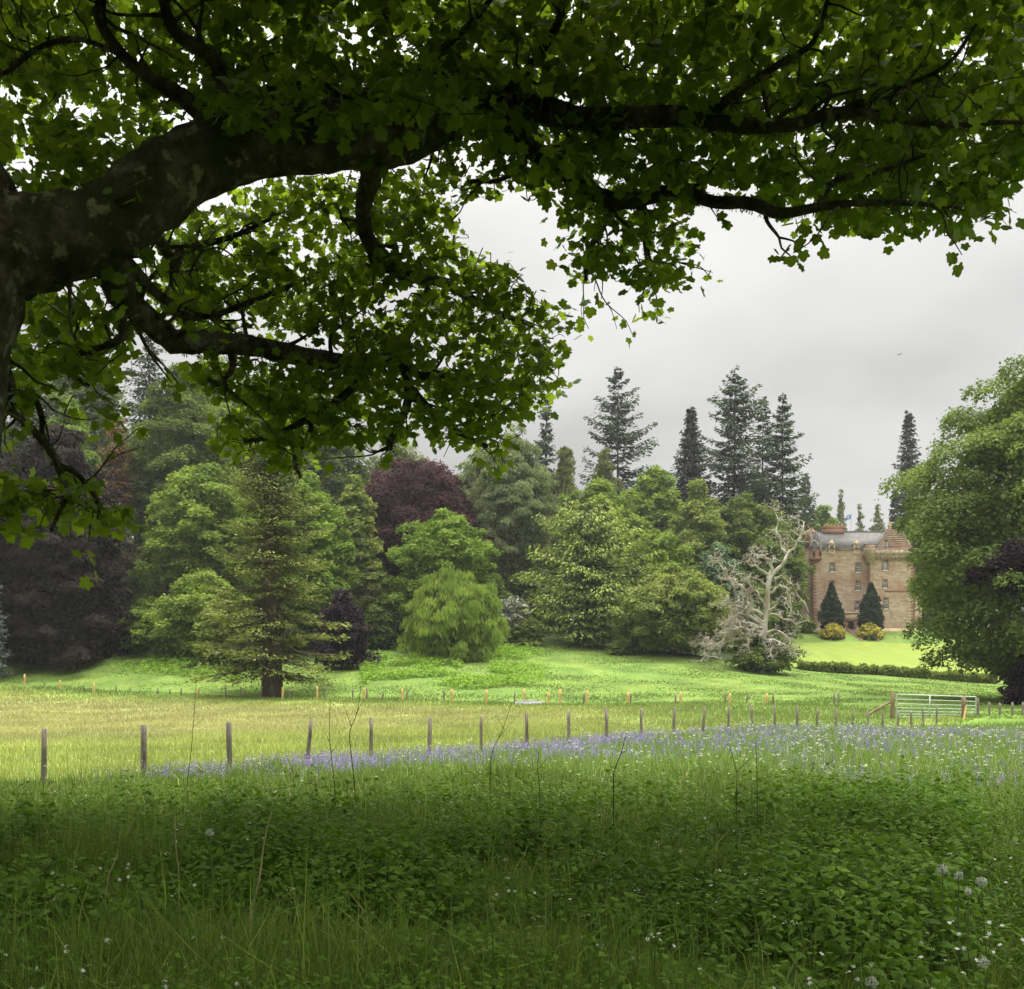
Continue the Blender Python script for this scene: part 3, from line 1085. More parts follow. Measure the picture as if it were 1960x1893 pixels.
def broad(name, label, cat, u, vtop, Y, hw, mat, vbase=None, prof=DOME, dens=1.0, leaf=3.2, puff=0.24, npuff=None, seed=1, skirt=0.06,
          trunk=0.3, elong=0.65, droop=0.0, flat=0.85, lump=0.20, bark=None, group=None, xr_=1.0, upbias=0.7, fill=0.4, bough=0.62):
    r = np.random.default_rng(seed)
    X = (u - 980) / F * Y
    zb = float(ground(X, Y)) if vbase is None else EYE - (vbase - HZ) / F * Y
    zt = EYE - (vtop - HZ) / F * Y
    H = zt - zb
    R = px(hw, Y)
    t = thing(name, label, cat, (X, Y, zb), group)
    if trunk:
        trunk_geo(H * 0.95, max(trunk, 0.02 * H), r, 0.02, 7, R).build('trunk', bark or BARK, t)
    npf = npuff or int(np.clip(5.2 / (puff ** 2) * np.clip(H / (2.2 * R), 0.8, 2.2), 50, 320))
    tt = r.uniform(0, 1, npf * 4) ** 0.9
    pz = np.array(prof)
    rad = np.interp(tt, pz[:, 0], pz[:, 1])
    keep = r.uniform(0, 1, npf * 4) < rad * 0.9 + 0.12
    tt, rad = tt[keep][:npf], rad[keep][:npf]
    npf = len(tt)
    th = r.uniform(0, 2 * math.pi, npf)
    ph = r.uniform(0, 6.28, 5)
    # a handful of boughs: puffs gather round them and reach further out there
    nbg = int(np.clip(npf / 9, 6, 34))
    bt, bth, br_ = r.uniform(0.02, 1, nbg), r.uniform(0, 6.28, nbg), r.uniform(0.80, 1.12, nbg)
    bi = r.integers(0, nbg, npf)
    pull = np.where(r.uniform(0, 1, npf) < 0.66, bough, 0)
    tt = np.clip(tt + (bt[bi] - tt) * pull * 0.8, 0, 1)
    th = th + ((bth[bi] - th + math.pi) % (2 * math.pi) - math.pi) * pull
    rad = np.interp(tt, pz[:, 0], pz[:, 1]) * (1 + (br_[bi] - 1) * (pull > 0))
    lob = 1 + lump * (np.sin(2 * th + ph[0] + 3 * tt) * 0.5 + np.sin(3 * th + ph[1] - 5 * tt) * 0.5 + np.sin(5 * th + 9 * tt + ph[2]) * 0.4)
    prr = R * puff * r.uniform(0.65, 1.25, npf)
    rin = np.where(r.uniform(0, 1, npf) < 0.78, r.uniform(0.80, 1.07, npf), r.uniform(0.25, 0.8, npf))
    rc = np.maximum(R * rad * lob * rin - prr * 0.55, 0)
    zc = skirt * H + tt * H * (1 - skirt) - prr * flat * 0.6
    C = np.stack([rc * np.cos(th) * xr_, rc * np.sin(th), zc], 1)
    area = 2 * hw * (H / Y * F) * 0.273 * 0.8
    n = int(min(area * 2.3 * dens, 170000) / (leaf / 3.2) ** 1.3)
    wts = prr ** 2
    pi = r.choice(npf, n, p=wts / wts.sum())
    d = rvec(r, n)
    d[:, 2] = np.where(d[:, 2] < -0.25, -d[:, 2] * r.uniform(0.3, 1, n), d[:, 2])
    outw = np.stack([np.cos(th[pi]), np.sin(th[pi]), 0.3 * np.ones(n)], 1)
    d = unit(d + outw * 0.35)
    rr = r.uniform(0.55, 1.08, n) ** 0.6 * np.where(r.uniform(0, 1, n) < 0.06, 1.22, 1.0)
    pos = C[pi] + d * (prr[pi] * rr)[:, None] * np.array([1, 1, flat])
    nrm = unit(d * 0.8 + np.array([0, 0, upbias]) + r.normal(0, 0.45, (n, 3)))
    ax = unit(np.cross(nrm, rvec(r, n)) + np.array([0, 0, -droop]) + outw * 0.3)
    sz = leaf * PX * Y * r.uniform(0.6, 1.35, n)
    V, Fq = scatter(RHOMB_V, RHOMB_F, pos, ax, nrm, np.stack([sz * elong, sz], 1))
    pv = r.uniform(0, 1, npf)
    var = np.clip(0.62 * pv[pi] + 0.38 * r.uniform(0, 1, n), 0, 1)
    # inner leaves that close the crown
    m = int(n * fill)
    ft = r.uniform(0, 1, m)
    fa = r.uniform(0, 2 * math.pi, m)
    fl_ = 1 + lump * (np.sin(2 * fa + ph[0] + 3 * ft) * 0.5 + np.sin(3 * fa + ph[1] - 5 * ft) * 0.5 + np.sin(5 * fa + 9 * ft + ph[2]) * 0.4)
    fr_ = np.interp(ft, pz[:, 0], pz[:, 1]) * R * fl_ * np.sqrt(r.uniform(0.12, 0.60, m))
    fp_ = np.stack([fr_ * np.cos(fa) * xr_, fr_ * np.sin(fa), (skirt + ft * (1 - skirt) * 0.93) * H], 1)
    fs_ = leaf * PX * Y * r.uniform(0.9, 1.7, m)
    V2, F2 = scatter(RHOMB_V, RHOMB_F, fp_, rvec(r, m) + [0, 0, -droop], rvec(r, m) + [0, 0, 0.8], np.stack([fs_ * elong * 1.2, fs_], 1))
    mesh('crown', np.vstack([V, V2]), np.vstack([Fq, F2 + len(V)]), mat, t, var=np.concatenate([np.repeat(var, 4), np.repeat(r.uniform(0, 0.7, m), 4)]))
    return t


def conifer(name, label, cat, u, vtop, Y, hw, mat, vbase=None, prof=CONE, seed=1, whorl=0.75, nb=6, droop=0.25, tip=0.15, dens=1.0, ragged=0.25,
            z0=0.05, leaf=3.0, trunk=0.35, gap=0.0, bark=None, spread=0.42, wood=True, hang=0.35, group=None, deadtwigs=0, lo_bare=0.0):
    r = np.random.default_rng(seed)
    X = (u - 980) / F * Y
    zb = float(ground(X, Y)) if vbase is None else EYE - (vbase - HZ) / F * Y
    H = EYE - (vtop - HZ) / F * Y - zb
    R = px(hw, Y)
    t = thing(name, label, cat, (X, Y, zb), group)
    G = Geo()
    lean = r.normal(0, 0.006, 2) * H
    G.add(*tube([(0, 0, -0.5), (lean[0] * .3, lean[1] * .3, 0.4 * H), (lean[0], lean[1], H)], [trunk * 1.15, trunk * 0.75, 0.03], 8, 4))
    pz = np.array(prof)
    z = z0 * H
    P, A, Nn, Sz, Va = [], [], [], [], []
    W = Geo()
    while z < H * 0.995:
        f = (z / H - z0) / (1 - z0)
        Lw = R * np.interp(f, pz[:, 0], pz[:, 1])
        n_b = max(3, int(nb * (0.7 + 0.3 * (1 - f)) + 0.5))
        a0 = r.uniform(0, 6.28)
        for k in range(n_b):
            if r.uniform() < gap:
                continue
            a = a0 + 2 * math.pi * k / n_b + r.normal(0, 0.25)
            ln = max(Lw * r.uniform(1 - ragged * 1.6, 1 + ragged), 0.12)
            zz = z + r.normal(0, whorl * 0.3)
            dr = droop * r.uniform(0.6, 1.4) * (1 - 0.9 * f) - 0.25 * f
            dirh = np.array([math.cos(a), math.sin(a), 0.0])
            ns = max(4, int(ln / (leaf * PX * Y * 0.42) * dens))
            s = np.linspace(max(0.12, lo_bare), 1.0, ns)
            pc = dirh[None, :] * (s * ln)[:, None] + np.array([lean[0] * zz / H, lean[1] * zz / H, zz]) + np.array([0, 0, 1.0])[None, :] * (-dr * s ** 1.4 * ln + tip * s ** 3 * ln)[:, None]
            if wood:
                s3 = np.array([0, 0.5, 0.95])
                pw = dirh[None, :] * (s3 * ln)[:, None] + np.array([lean[0] * zz / H, lean[1] * zz / H, zz]) + np.array([0, 0, 1.0])[None, :] * (-dr * s3 ** 1.4 * ln + tip * s3 ** 3 * ln)[:, None]
                W.add(*tube(pw, [0.018 * ln + 0.01, 0.012 * ln + 0.008, 0.006], 4, 1))
            side = np.array([-dirh[1], dirh[0], 0])
            wdt = spread * ln * np.sin(np.clip(s, 0.12, 1) * 2.75) + 0.06
            for q in range(3):
                off = r.uniform(-1, 1, ns)
                p = pc + side[None, :] * (off * wdt * 0.8)[:, None] + r.normal(0, 0.04 * ln + 0.02, (ns, 3)) * np.array([1, 1, 0.5])
                p[:, 2] -= np.abs(off) * wdt * hang * 0.6
                ax = dirh[None, :] * 0.7 + side[None, :] * (off * 0.9)[:, None] + r.normal(0, 0.25, (ns, 3)) + np.array([0, 0, -hang])
                P.append(p)
                A.append(ax)
                nn = np.array([0, 0, 1.0]) + r.normal(0, 0.55, (ns, 3))
                Nn.append(nn)
                Sz.append(leaf * PX * Y * r.uniform(0.7, 1.3, ns) * (1.15 - 0.3 * s))
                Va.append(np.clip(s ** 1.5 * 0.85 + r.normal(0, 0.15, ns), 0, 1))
        z += whorl * r.uniform(0.75, 1.25) * (0.55 + 0.45 * (1 - f))
    if wood:
        G.add(*W.arr())
    V, Fq = G.arr()
    mesh('trunk', V, Fq, bark or BARK, t, smooth=True)
    P, A, Nn, Sz, Va = map(np.concatenate, (P, A, Nn, Sz, Va))
    V, Fq = scatter(RHOMB_V, RHOMB_F, P, A, Nn, np.stack([Sz * 0.55, Sz * 1.25], 1))
    mesh('crown', V, Fq, mat, t, var=np.repeat(Va, 4))
    if deadtwigs:
        nt_ = 0
        for k in range(deadtwigs):
            f = r.uniform(0.05, 0.6)
            a = r.uniform(math.pi * 1.05, math.pi * 1.95)
            ln = R * np.interp(f, pz[:, 0], pz[:, 1]) * r.uniform(0.5, 0.98)
            p0 = np.array([math.cos(a) * ln * 0.55, math.sin(a) * ln * 0.55, f * H])
            pts = [p0]
            for q in range(4):
                pts.append(pts[-1] + np.array([math.cos(a) * 0.12 * ln, math.sin(a) * 0.12 * ln, -0.03 * ln]) + r.normal(0, 0.07 * ln, 3))
            if nt_ < 60:
                G = Geo()
                G.add(*tube(pts, np.linspace(0.036, 0.010, 5), 4, 2))
                G.build('bare_twig', STICK, t)
            nt_ += 1
    return t


def C3(r_, g_, b_):
    return (r_, g_, b_)


M_OAK = leafmat('dark_oak_leaf', (0.0689, 0.1028, 0.027), (0.1805, 0.2391, 0.0536))
M_MID = leafmat('mid_green_leaf', (0.1006, 0.1583, 0.0289), (0.2566, 0.3479, 0.0616))
M_BRIGHT = leafmat('bright_green_leaf', (0.0911, 0.1577, 0.0242), (0.2504, 0.3534, 0.0605))
M_LIME = leafmat('lime_leaf', (0.1122, 0.1733, 0.0308), (0.2977, 0.3939, 0.0726))
M_OLIVE = leafmat('olive_leaf', (0.1126, 0.1437, 0.0381), (0.293, 0.3464, 0.0903))
M_WILLOW = leafmat('willow_leaf', (0.0834, 0.1075, 0.047), (0.2329, 0.2714, 0.1161))
M_PALEW = leafmat('pale_willow_leaf', (0.1013, 0.1207, 0.0475), (0.2362, 0.2655, 0.1045))
M_PURPLE = leafmat('copper_leaf', (0.022, 0.012, 0.013), (0.082, 0.036, 0.036), 0.2, (1.2, 0.8, 0.8))
M_PLUM = leafmat('plum_leaf', (0.0128, 0.0088, 0.0128), (0.0595, 0.0391, 0.051), 0.2, (1.2, 0.8, 0.9))
M_DKBROWN = leafmat('dark_copper_leaf', (0.0092, 0.0078, 0.0055), (0.042, 0.0324, 0.0212), 0.15, (1.1, 0.9, 0.8))
M_FIR = leafmat('fir_needle', (0.0564, 0.0651, 0.0196), (0.2508, 0.2967, 0.0695), 0.15)
M_DOUG = leafmat('douglas_needle', (0.0316, 0.0489, 0.025), (0.1079, 0.1409, 0.065), 0.1)
M_SPRUCE = leafmat('spruce_needle', (0.028, 0.036, 0.030), (0.078, 0.090, 0.076), 0.1)
M_BLUE = leafmat('blue_spruce_needle', (0.10, 0.13, 0.12), (0.25, 0.30, 0.29), 0.1)
M_HEM = leafmat('hemlock_needle', (0.0742, 0.1071, 0.0297), (0.3539, 0.4295, 0.0967), 0.15)
M_RUST = leafmat('rusty_needle', (0.10, 0.045, 0.018), (0.24, 0.12, 0.05), 0.15)
M_YEW = leafmat('yew_needle', (0.0175, 0.035, 0.015), (0.0585, 0.091, 0.039), 0.1)
M_GOLD = leafmat('golden_yew_leaf', (0.2799, 0.2621, 0.0386), (0.5468, 0.4811, 0.0735), 0.2, (1.1, 1.0, 0.6))
M_WHITEB = leafmat('white_blossom', (0.10, 0.14, 0.07), (0.62, 0.62, 0.50), 0.2, (1, 1, 0.9))
M_RHODO = leafmat('rhododendron_leaf', (0.0661, 0.119, 0.0595), (0.1794, 0.2622, 0.138), 0.15)
M_BRACKEN = leafmat('bracken_frond', (0.144, 0.252, 0.036), (0.264, 0.407, 0.066), 0.3)
M_SYC = leafmat('sycamore_crown_leaf', (0.0658, 0.1058, 0.0269), (0.2416, 0.308, 0.0862), 0.28)

# --- left group
broad('copper_beech', 'huge dark brown copper beech sweeping to the ground at the left edge', 'tree', 105, 790, 108, 150, M_DKBROWN, prof=[(0, 1.0), (.3, 1.02), (.55, .9), (.8, .6), (1, .05)], seed=3, puff=0.16, droop=0.5, leaf=3.4, dens=1.3, skirt=0.0, fill=0.8)
conifer('blue_spruce', 'silvery blue spruce cut off by the left edge', 'tree', -34, 1000, 100, 48, M_BLUE, seed=4, whorl=0.6, nb=7, droop=0.2)
broad('beech_tree', 'fresh green broadleaf tree rising behind the dark copper beech', 'tree', 135, 760, 140, 66, M_BRIGHT, prof=TALL, seed=5)
conifer('dying_conifer', 'conifer with a rusty brown dead top between the tall green trees', 'tree', 222, 795, 132, 52, M_RUST, prof=[(0, .9), (.4, .75), (.8, .55), (1, .15)], seed=6, gap=0.1, whorl=0.9, deadtwigs=10)
conifer('spruce_tree', 'very tall dark spruce showing under the main limb left of centre', 'tree', 285, 630, 150, 82, M_DOUG, seed=7, whorl=1.0, nb=6, droop=0.3, ragged=0.35, prof=[(0, 1), (.5, .8), (.8, .5), (1, .02)])
conifer('spruce_tree', 'tall dark spruce at the far left behind the hanging leaves', 'tree', 60, 640, 158, 85, M_DOUG, seed=8, whorl=1.0, droop=0.3, ragged=0.35, prof=[(0, 1), (.5, .8), (.8, .5), (1, .02)])
broad('oak_tree', 'dark green oak with dense crown between spruce and fir', 'tree', 345, 690, 138, 112, M_OAK, prof=TALL, seed=9, puff=0.22)
broad('oak_tree', 'dark green oak behind the top of the big fir', 'tree', 480, 720, 150, 100, M_OAK, prof=TALL, seed=10, puff=0.22)
conifer('dark_conifer', 'dark low conifer beside the copper beech, under the oak', 'tree', 215, 960, 122, 62, M_DOUG, seed=11, whorl=0.7, prof=[(0, 1), (.6, .8), (1, .1)])
broad('lime_tree', 'round green tree half hidden behind the left of the big fir', 'tree', 385, 880, 122, 118, M_MID, seed=12, prof=DOME, puff=0.2, lump=0.1)
broad('lime_tree', 'bright green tree showing along the right side of the big fir', 'tree', 590, 905, 118, 82, M_BRIGHT, seed=13, prof=DOME, puff=0.2)
broad('plum_shrub', 'small dark plum coloured shrub top left of the fir', 'shrub', 372, 1078, 117, 52, M_PLUM, seed=14, prof=BALL, trunk=0.1)
broad('rhododendron', 'broad light green rhododendron bank left of the big fir', 'shrub', 385, 1088, 110.5, 98, M_LIME, seed=15, prof=MOUND, trunk=0.1, puff=0.17)
broad('shrub', 'low olive shrub with reddish tips against the left of the big fir', 'shrub', 430, 1128, 106, 62, M_OLIVE, seed=16, prof=MOUND, trunk=0.1)
broad('shrub', 'mid green shrub sloping down to the bracken beside the copper beech', 'shrub', 292, 1140, 113, 62, M_MID, seed=17, prof=MOUND, trunk=0.1)
conifer('fir_tree', 'big olive green fir with thick bare trunk base in front of the wood', 'tree', 521, 690, 91, 122, M_FIR, seed=18, whorl=1.2, nb=8, droop=0.34, tip=0.2, z0=0.085, leaf=3.4, trunk=0.85, ragged=0.30, deadtwigs=110,
        prof=[(0, 1.0), (.06, 1.02), (.2, .92), (.4, .80), (.58, .64), (.78, .40), (1, .02)], hang=0.12, dens=1.6, spread=0.46)
broad('plum_tree', 'small dark purple tree right of the big fir', 'tree', 655, 1128, 105, 50, M_PLUM, seed=19, prof=[(0, .9), (.12, .95), (.28, .75), (.5, .85), (.75, .85), (1, .1)], trunk=0.15, puff=0.3)
broad('ash_tree', 'slim grey green tree with pale stems in front of the copper beech', 'tree', 685, 905, 126, 52, M_OLIVE, seed=20, prof=[(0, .5), (.3, .9), (.6, .8), (.85, .5), (1, .1)], dens=0.75, bark=DEADWOOD)
broad('copper_beech', 'wide wine red copper beech behind the round green tree', 'tree', 792, 868, 143, 152, M_PURPLE, seed=21, prof=DOME, puff=0.2, droop=0.5, leaf=3.0)
broad('hedge_shrub', 'brownish olive shrub in the gap below the slim tree', 'shrub', 716, 1078, 124, 40, M_OLIVE, seed=22, prof=MOUND, trunk=0.1)
broad('shrub', 'low dark green shrub at the left foot of the round tree', 'shrub', 735, 1140, 121, 45, M_OAK, seed=23, prof=MOUND, trunk=0.1)
broad('maple_tree', 'neat round topped bright green tree behind the weeping tree', 'tree', 845, 972, 124, 102, M_BRIGHT, seed=24, prof=[(0, .95), (.2, .95), (.5, .97), (.72, .9), (.88, .62), (1, .05)], lump=0.03, puff=0.16, bough=0.2)
# weeping tree: leaf strands hanging from a dome
broad('weeping_tree', 'weeping mound of light green foliage in front of the round tree', 'tree', 866, 1082, 114, 96, M_LIME, seed=25, prof=[(0, .93), (.25, .98), (.5, .97), (.72, .86), (.88, .62), (1, .12)], puff=0.16, droop=2.2, elong=0.38,
      leaf=4.2, dens=1.1, lump=0.04, skirt=0.0, bough=0.25, fill=0.7, upbias=0.25, flat=1.1)
broad('hawthorn_bush', 'round bush covered in white blossom right of the weeping tree', 'shrub', 984, 1138, 128, 31, M_WHITEB, seed=26, prof=BALL, trunk=0.1, puff=0.3)
broad('shrub', 'small dull green shrub below the white blossom bush', 'shrub', 1010, 1180, 127, 34, M_OLIVE, seed=27, prof=MOUND, trunk=0.1)
broad('willow_tree', 'tall grey green willow behind the copper beech and cedar', 'tree', 985, 806, 147, 98, M_WILLOW, seed=28, prof=TALL, puff=0.2, droop=0.8, elong=0.4, leaf=3.0)
broad('willow_tree', 'broad grey green willow below the dark conifer tip', 'tree', 905, 870, 158, 70, M_WILLOW, seed=29, prof=TALL, puff=0.22, droop=0.8, elong=0.4, leaf=3.0)
# --- middle skyline
conifer('spruce_tree', 'dark spruce whose top just clears the overhanging leaves at centre', 'tree', 1042, 752, 180, 48, M_DOUG, seed=30, whorl=1.0, ragged=0.4)
broad('poplar_tree', 'pale pointed poplar beside the centre dark spruce', 'tree', 1080, 838, 168, 42, M_PALEW, seed=31, prof=[(0, .8), (.4, 1), (.7, .7), (1, .08)], droop=-1.5, elong=0.35)
conifer('douglas_fir', 'tall ragged conifer standing alone left on the skyline', 'tree', 1181, 703, 192, 62, M_DOUG, seed=32, whorl=1.25, nb=5, dens=1.7, hang=0.2, droop=0.15, tip=0.25, ragged=0.45, gap=0.22, prof=[(0, 1.0), (.55, .95), (.75, .8), (.88, .4), (1, .03)])
broad('poplar_tree', 'pale poplar in front of the lone skyline conifer', 'tree', 1155, 846, 178, 36, M_PALEW, seed=33, prof=[(0, .8), (.4, 1), (.75, .8), (1, .08)], droop=-1.5, elong=0.35)
broad('beech_tree', 'wide mid green tree under the skyline poplars', 'tree', 1150, 915, 152, 105, M_MID, seed=34, puff=0.2)
broad('beech_tree', 'yellow green round topped tree between two skyline conifers', 'tree', 1255, 884, 165, 62, M_LIME, seed=35, puff=0.22)
conifer('spruce_tree', 'dense slate grey spruce, narrow, left of the skyline group', 'tree', 1325, 776, 184, 44, M_SPRUCE, seed=36, whorl=0.7, nb=8, droop=0.35, ragged=0.18, prof=[(0, 1), (.5, .95), (.72, .72), (.85, .38), (1, .05)])
conifer('douglas_fir', 'tallest ragged conifer of the skyline group right of centre', 'tree', 1404, 706, 182, 66, M_DOUG, seed=37, whorl=1.2, nb=6, dens=1.7, hang=0.2, droop=0.12, tip=0.22, ragged=0.35, gap=0.15, prof=[(0, 1), (.5, .98), (.7, .8), (.76, .55), (.84, .72), (.93, .35), (1, .03)])
conifer('douglas_fir', 'slender thin topped conifer between two larger ones', 'tree', 1457, 762, 186, 50, M_DOUG, seed=38, whorl=1.2, nb=5, dens=1.7, hang=0.2, droop=0.1, tip=0.2, ragged=0.4, gap=0.25, prof=[(0, 1), (.6, .85), (.85, .4), (1, .03)])
conifer('douglas_fir', 'open branched conifer, last of the skyline group on the right', 'tree', 1498, 750, 178, 72, M_DOUG, seed=39, whorl=1.25, nb=6, dens=1.7, hang=0.2, droop=0.2, tip=0.2, ragged=0.3, gap=0.2, prof=[(0, .35), (.38, .5), (.5, .95), (.66, .62), (.85, .33), (1, .02)])
broad('oak_tree', 'brownish green tree below the slate grey spruce', 'tree', 1335, 922, 152, 70, M_OLIVE, seed=40, prof=TALL, puff=0.22)
broad('oak_tree', 'dark green tree mass below the tallest conifer', 'tree', 1425, 935, 155, 92, M_OAK, seed=41, prof=TALL, puff=0.22)
broad('oak_tree', 'deep green tree behind the bare dead tree', 'tree', 1482, 960, 165, 54, M_OAK, seed=42, prof=TALL, puff=0.22)
broad('rhododendron', 'rounded blue green bush left of the bare dead tree', 'shrub', 1370, 1036, 140, 50, M_RHODO, seed=43, prof=DOME, puff=0.22, lump=0.05)
broad('alder_tree', 'mid green tree between cedar and dead tree', 'tree', 1250, 1010, 140, 72, M_MID, seed=44, puff=0.22)
conifer('cedar_tree', 'wide yellow green cedar with drooping layered boughs', 'tree', 1125, 962, 129, 108, M_HEM, seed=45, whorl=1.0, nb=7, droop=0.38, tip=0.1, ragged=0.35, leaf=3.4, trunk=0.45, hang=0.5,
        prof=[(0, .75), (.15, .85), (.4, .95), (.6, 1.0), (.78, .85), (.92, .55), (1, .12)], z0=0.0, dens=1.25, spread=0.5)
broad('hazel_tree', 'low spreading olive green tree beside the bare dead tree', 'tree', 1292, 1078, 122, 118, M_OLIVE, seed=46, prof=[(0, .7), (.2, .95), (.4, 1.0), (.7, .8), (1, .1)], puff=0.15, dens=1.15, lump=0.06)
broad('rowan_tree', 'feathery light green sapling above the hazel', 'tree', 1262, 1048, 133, 34, M_LIME, seed=47, prof=TALL, trunk=0.12)
broad('shrub', 'small dark bush at the left foot of the hazel', 'shrub', 1192, 1214, 122, 30, M_OAK, seed=48, prof=MOUND, trunk=0.08, puff=0.3)
# --- behind and beside the house
broad('oak_tree', 'dark tree filling the gap between dead tree and house', 'tree', 1497, 1000, 206, 52, M_OAK, seed=50, prof=DOME)
conifer('yew_tree', 'dark conifer skirt left of the house roof', 'tree', 1543, 905, 208, 50, M_DOUG, seed=51, whorl=1.0)
broad('beech_tree', 'green tree line just above the house roof on the left', 'tree', 1572, 955, 255, 42, M_MID, seed=52, prof=DOME, leaf=2.6)
for (u_, vt, hw_, sd_, lb) in ((1609, 938, 19, 53, 'pale poplar above the house, left of the flag'), (1646, 965, 15, 54, 'short pale poplar directly behind the flag'), (1679, 955, 19, 55, 'pale poplar above the stepped gable')):
    broad('poplar_tree', lb, 'tree', u_, vt, 262, hw_, M_PALEW, seed=sd_, prof=[(0, .8), (.5, 1), (.8, .6), (1, .08)], droop=-1.8, elong=0.3, leaf=2.4, dens=0.55, fill=0.3, lump=0.3, group='poplars behind the house')
conifer('redwood_tree', 'single tall narrow conifer behind the right end of the house', 'tree', 1741, 786, 232, 33, M_SPRUCE, seed=56, whorl=1.0, nb=8, droop=0.1, tip=0.1, ragged=0.25, prof=[(0, 1), (.35, .92), (.6, .78), (.8, .55), (.93, .25), (1, .03)], gap=0.05)
conifer('spruce_tree', 'small dark conifer at the foot of the tall narrow one', 'tree', 1712, 940, 236, 24, M_SPRUCE, seed=57, whorl=1.0)
broad('oak_tree', 'dark green tree behind the right end of the house', 'tree', 1782, 985, 212, 60, M_OAK, seed=58, prof=DOME)
broad('shrub', 'small green bush at the left corner of the house', 'shrub', 1546, 1186, 186, 13, M_MID, seed=59, prof=BALL, trunk=0.08, puff=0.35)
# clipped yews and golden bushes by the door
YEWP = [(0, .9), (.12, 1.0), (.3, .98), (.5, .82), (.7, .55), (.86, .27), (1, .02)]
for (uz, tz, bz, hwz, lb, sd_) in ((462, 985, 1530, 142, 'dark clipped yew cone left of the house door', 60), (946, 968, 1535, 144, 'dark clipped yew cone right of the house door', 61)):
    u_ = (2050 + uz / 4.731) * 0.741
    broad('yew_cone', lb, 'shrub', u_, (1300 + tz / 4.731) * 0.741, 184.5, hwz * 0.1566, M_YEW, vbase=(1300 + bz / 4.731) * 0.741, prof=YEWP, bough=0, seed=sd_, puff=0.13, lump=0.012, leaf=2.0, dens=2.4, trunk=0.15, skirt=0.0, fill=1.6, group='clipped yews by the door')
for (uz, lb, sd_) in ((472, 'golden clipped bush left of the stone steps', 62), (925, 'golden clipped bush right of the stone steps', 63)):
    u_ = (2050 + uz / 4.731) * 0.741
    t = broad('golden_bush', lb, 'shrub', u_, (1300 + 1466 / 4.731) * 0.741, 182.2, 152 * 0.1566, M_GOLD, vbase=(1300 + 1660 / 4.731) * 0.741, prof=[(0, .9), (.2, 1.0), (.5, .93), (.8, .6), (1, .08)], bough=0, seed=sd_, puff=0.16, lump=0.02, leaf=2.0, dens=2.4, trunk=0, skirt=0.0, group='golden bushes by the steps')
    r_ = np.random.default_rng(sd_)
    n_ = 2600
    a_ = r_.uniform(0, 6.28, n_)
    zz_ = r_.uniform(-0.9, 0.45, n_)
    Rr = px(150 * 0.1566, 182.2)
    ps = np.stack([np.cos(a_) * Rr * r_.uniform(0.8, 0.97, n_), np.sin(a_) * Rr * r_.uniform(0.8, 0.97, n_), zz_], 1)
    V, Fq = scatter(RHOMB_V, RHOMB_F, ps, rvec(r_, n_), rvec(r_, n_) + [0, 0, .5], np.stack([np.full(n_, .25), np.full(n_, .35)], 1))
    mesh('green_base', V, Fq, M_OAK, t, var=np.repeat(r_.uniform(0, 1, n_), 4))

# --- the big tree on the right
broad('sycamore_tree', 'massive green tree filling the right edge beside the house', 'tree', 2036, 640, 80, 300, M_SYC, seed=70, prof=[(0, .30), (.08, .48), (.14, .82), (.2, .95), (.36, .97), (.52, 1.0), (.62, .92), (.71, .80), (.87, .56), (.95, .35), (1, .05)], puff=0.145, leaf=3.6, dens=0.9, trunk=0.9, lump=0.05, skirt=0.0,
      npuff=400, flat=0.85, fill=0.45, bough=0.5)
broad('copper_beech', 'dark plum foliage low at the right edge under the massive tree', 'tree', 1985, 1235, 75.5, 56, M_PLUM, vbase=1352, seed=71, prof=MOUND, trunk=0.2, puff=0.25)
broad('copper_beech', 'small plum coloured tree set into the massive green tree', 'tree', 1950, 1030, 73.6, 80, M_PLUM, seed=72, vbase=1140, prof=BALL, trunk=0.0, puff=0.3, dens=0.8)
for (u_, vt, Y_, hw_, m__, sd_, lb) in (
        (-60, 640, 165, 120, M_OAK, 171, 'dark tree high in the wood at the far left'), (160, 640, 172, 120, M_OAK, 172, 'dark tree deep in the wood behind the rusty conifer'), (410, 670, 168, 130, M_MID, 173, 'green tree deep in the wood behind the two oaks'),
        (610, 740, 165, 100, M_OAK, 174, 'dark tree deep in the wood between fir and copper beech'), (760, 830, 175, 110, M_WILLOW, 175, 'grey green tree just showing over the copper beech'), (925, 850, 176, 90, M_OAK, 176, 'dark tree behind the two grey willows'),
        (1060, 900, 170, 85, M_WILLOW, 177, 'greyish tree filling in behind the cedar'), (1200, 925, 176, 95, M_OAK, 178, 'dark tree between the lone skyline conifer and the yellow green one'), (1330, 945, 178, 85, M_MID, 179, 'green tree behind the brownish tree below the grey spruce'), (1455, 920, 190, 85, M_OAK, 180, 'dark tree under the slender skyline conifers'),
        (560, 1090, 128, 90, M_OAK, 181, 'dark understorey tree behind the foot of the big fir'), (690, 1060, 138, 90, M_OAK, 182, 'dark understorey tree behind the slim grey tree'), (240, 1080, 128, 90, M_OAK, 183, 'dark understorey tree behind the dark copper beech'), (1020, 1080, 143, 90, M_OAK, 184, 'dark understorey tree behind the blossom bush'), (1210, 1090, 140, 90, M_OAK, 185, 'dark understorey tree behind cedar and hazel'), (1400, 1085, 141, 80, M_OAK, 186, 'dark understorey tree behind the blue green bush'), (900, 1090, 136, 80, M_OAK, 187, 'dark understorey tree behind the round green tree'), (1478, 1100, 160, 58, M_OAK, 188, 'dark understorey tree behind the foot of the dead tree')):
    broad('woodland_tree', lb, 'tree', u_, vt, Y_, hw_, m__, seed=sd_, prof=TALL if vt < 1000 else MOUND, puff=0.2, dens=0.8, group='trees deep in the wood')
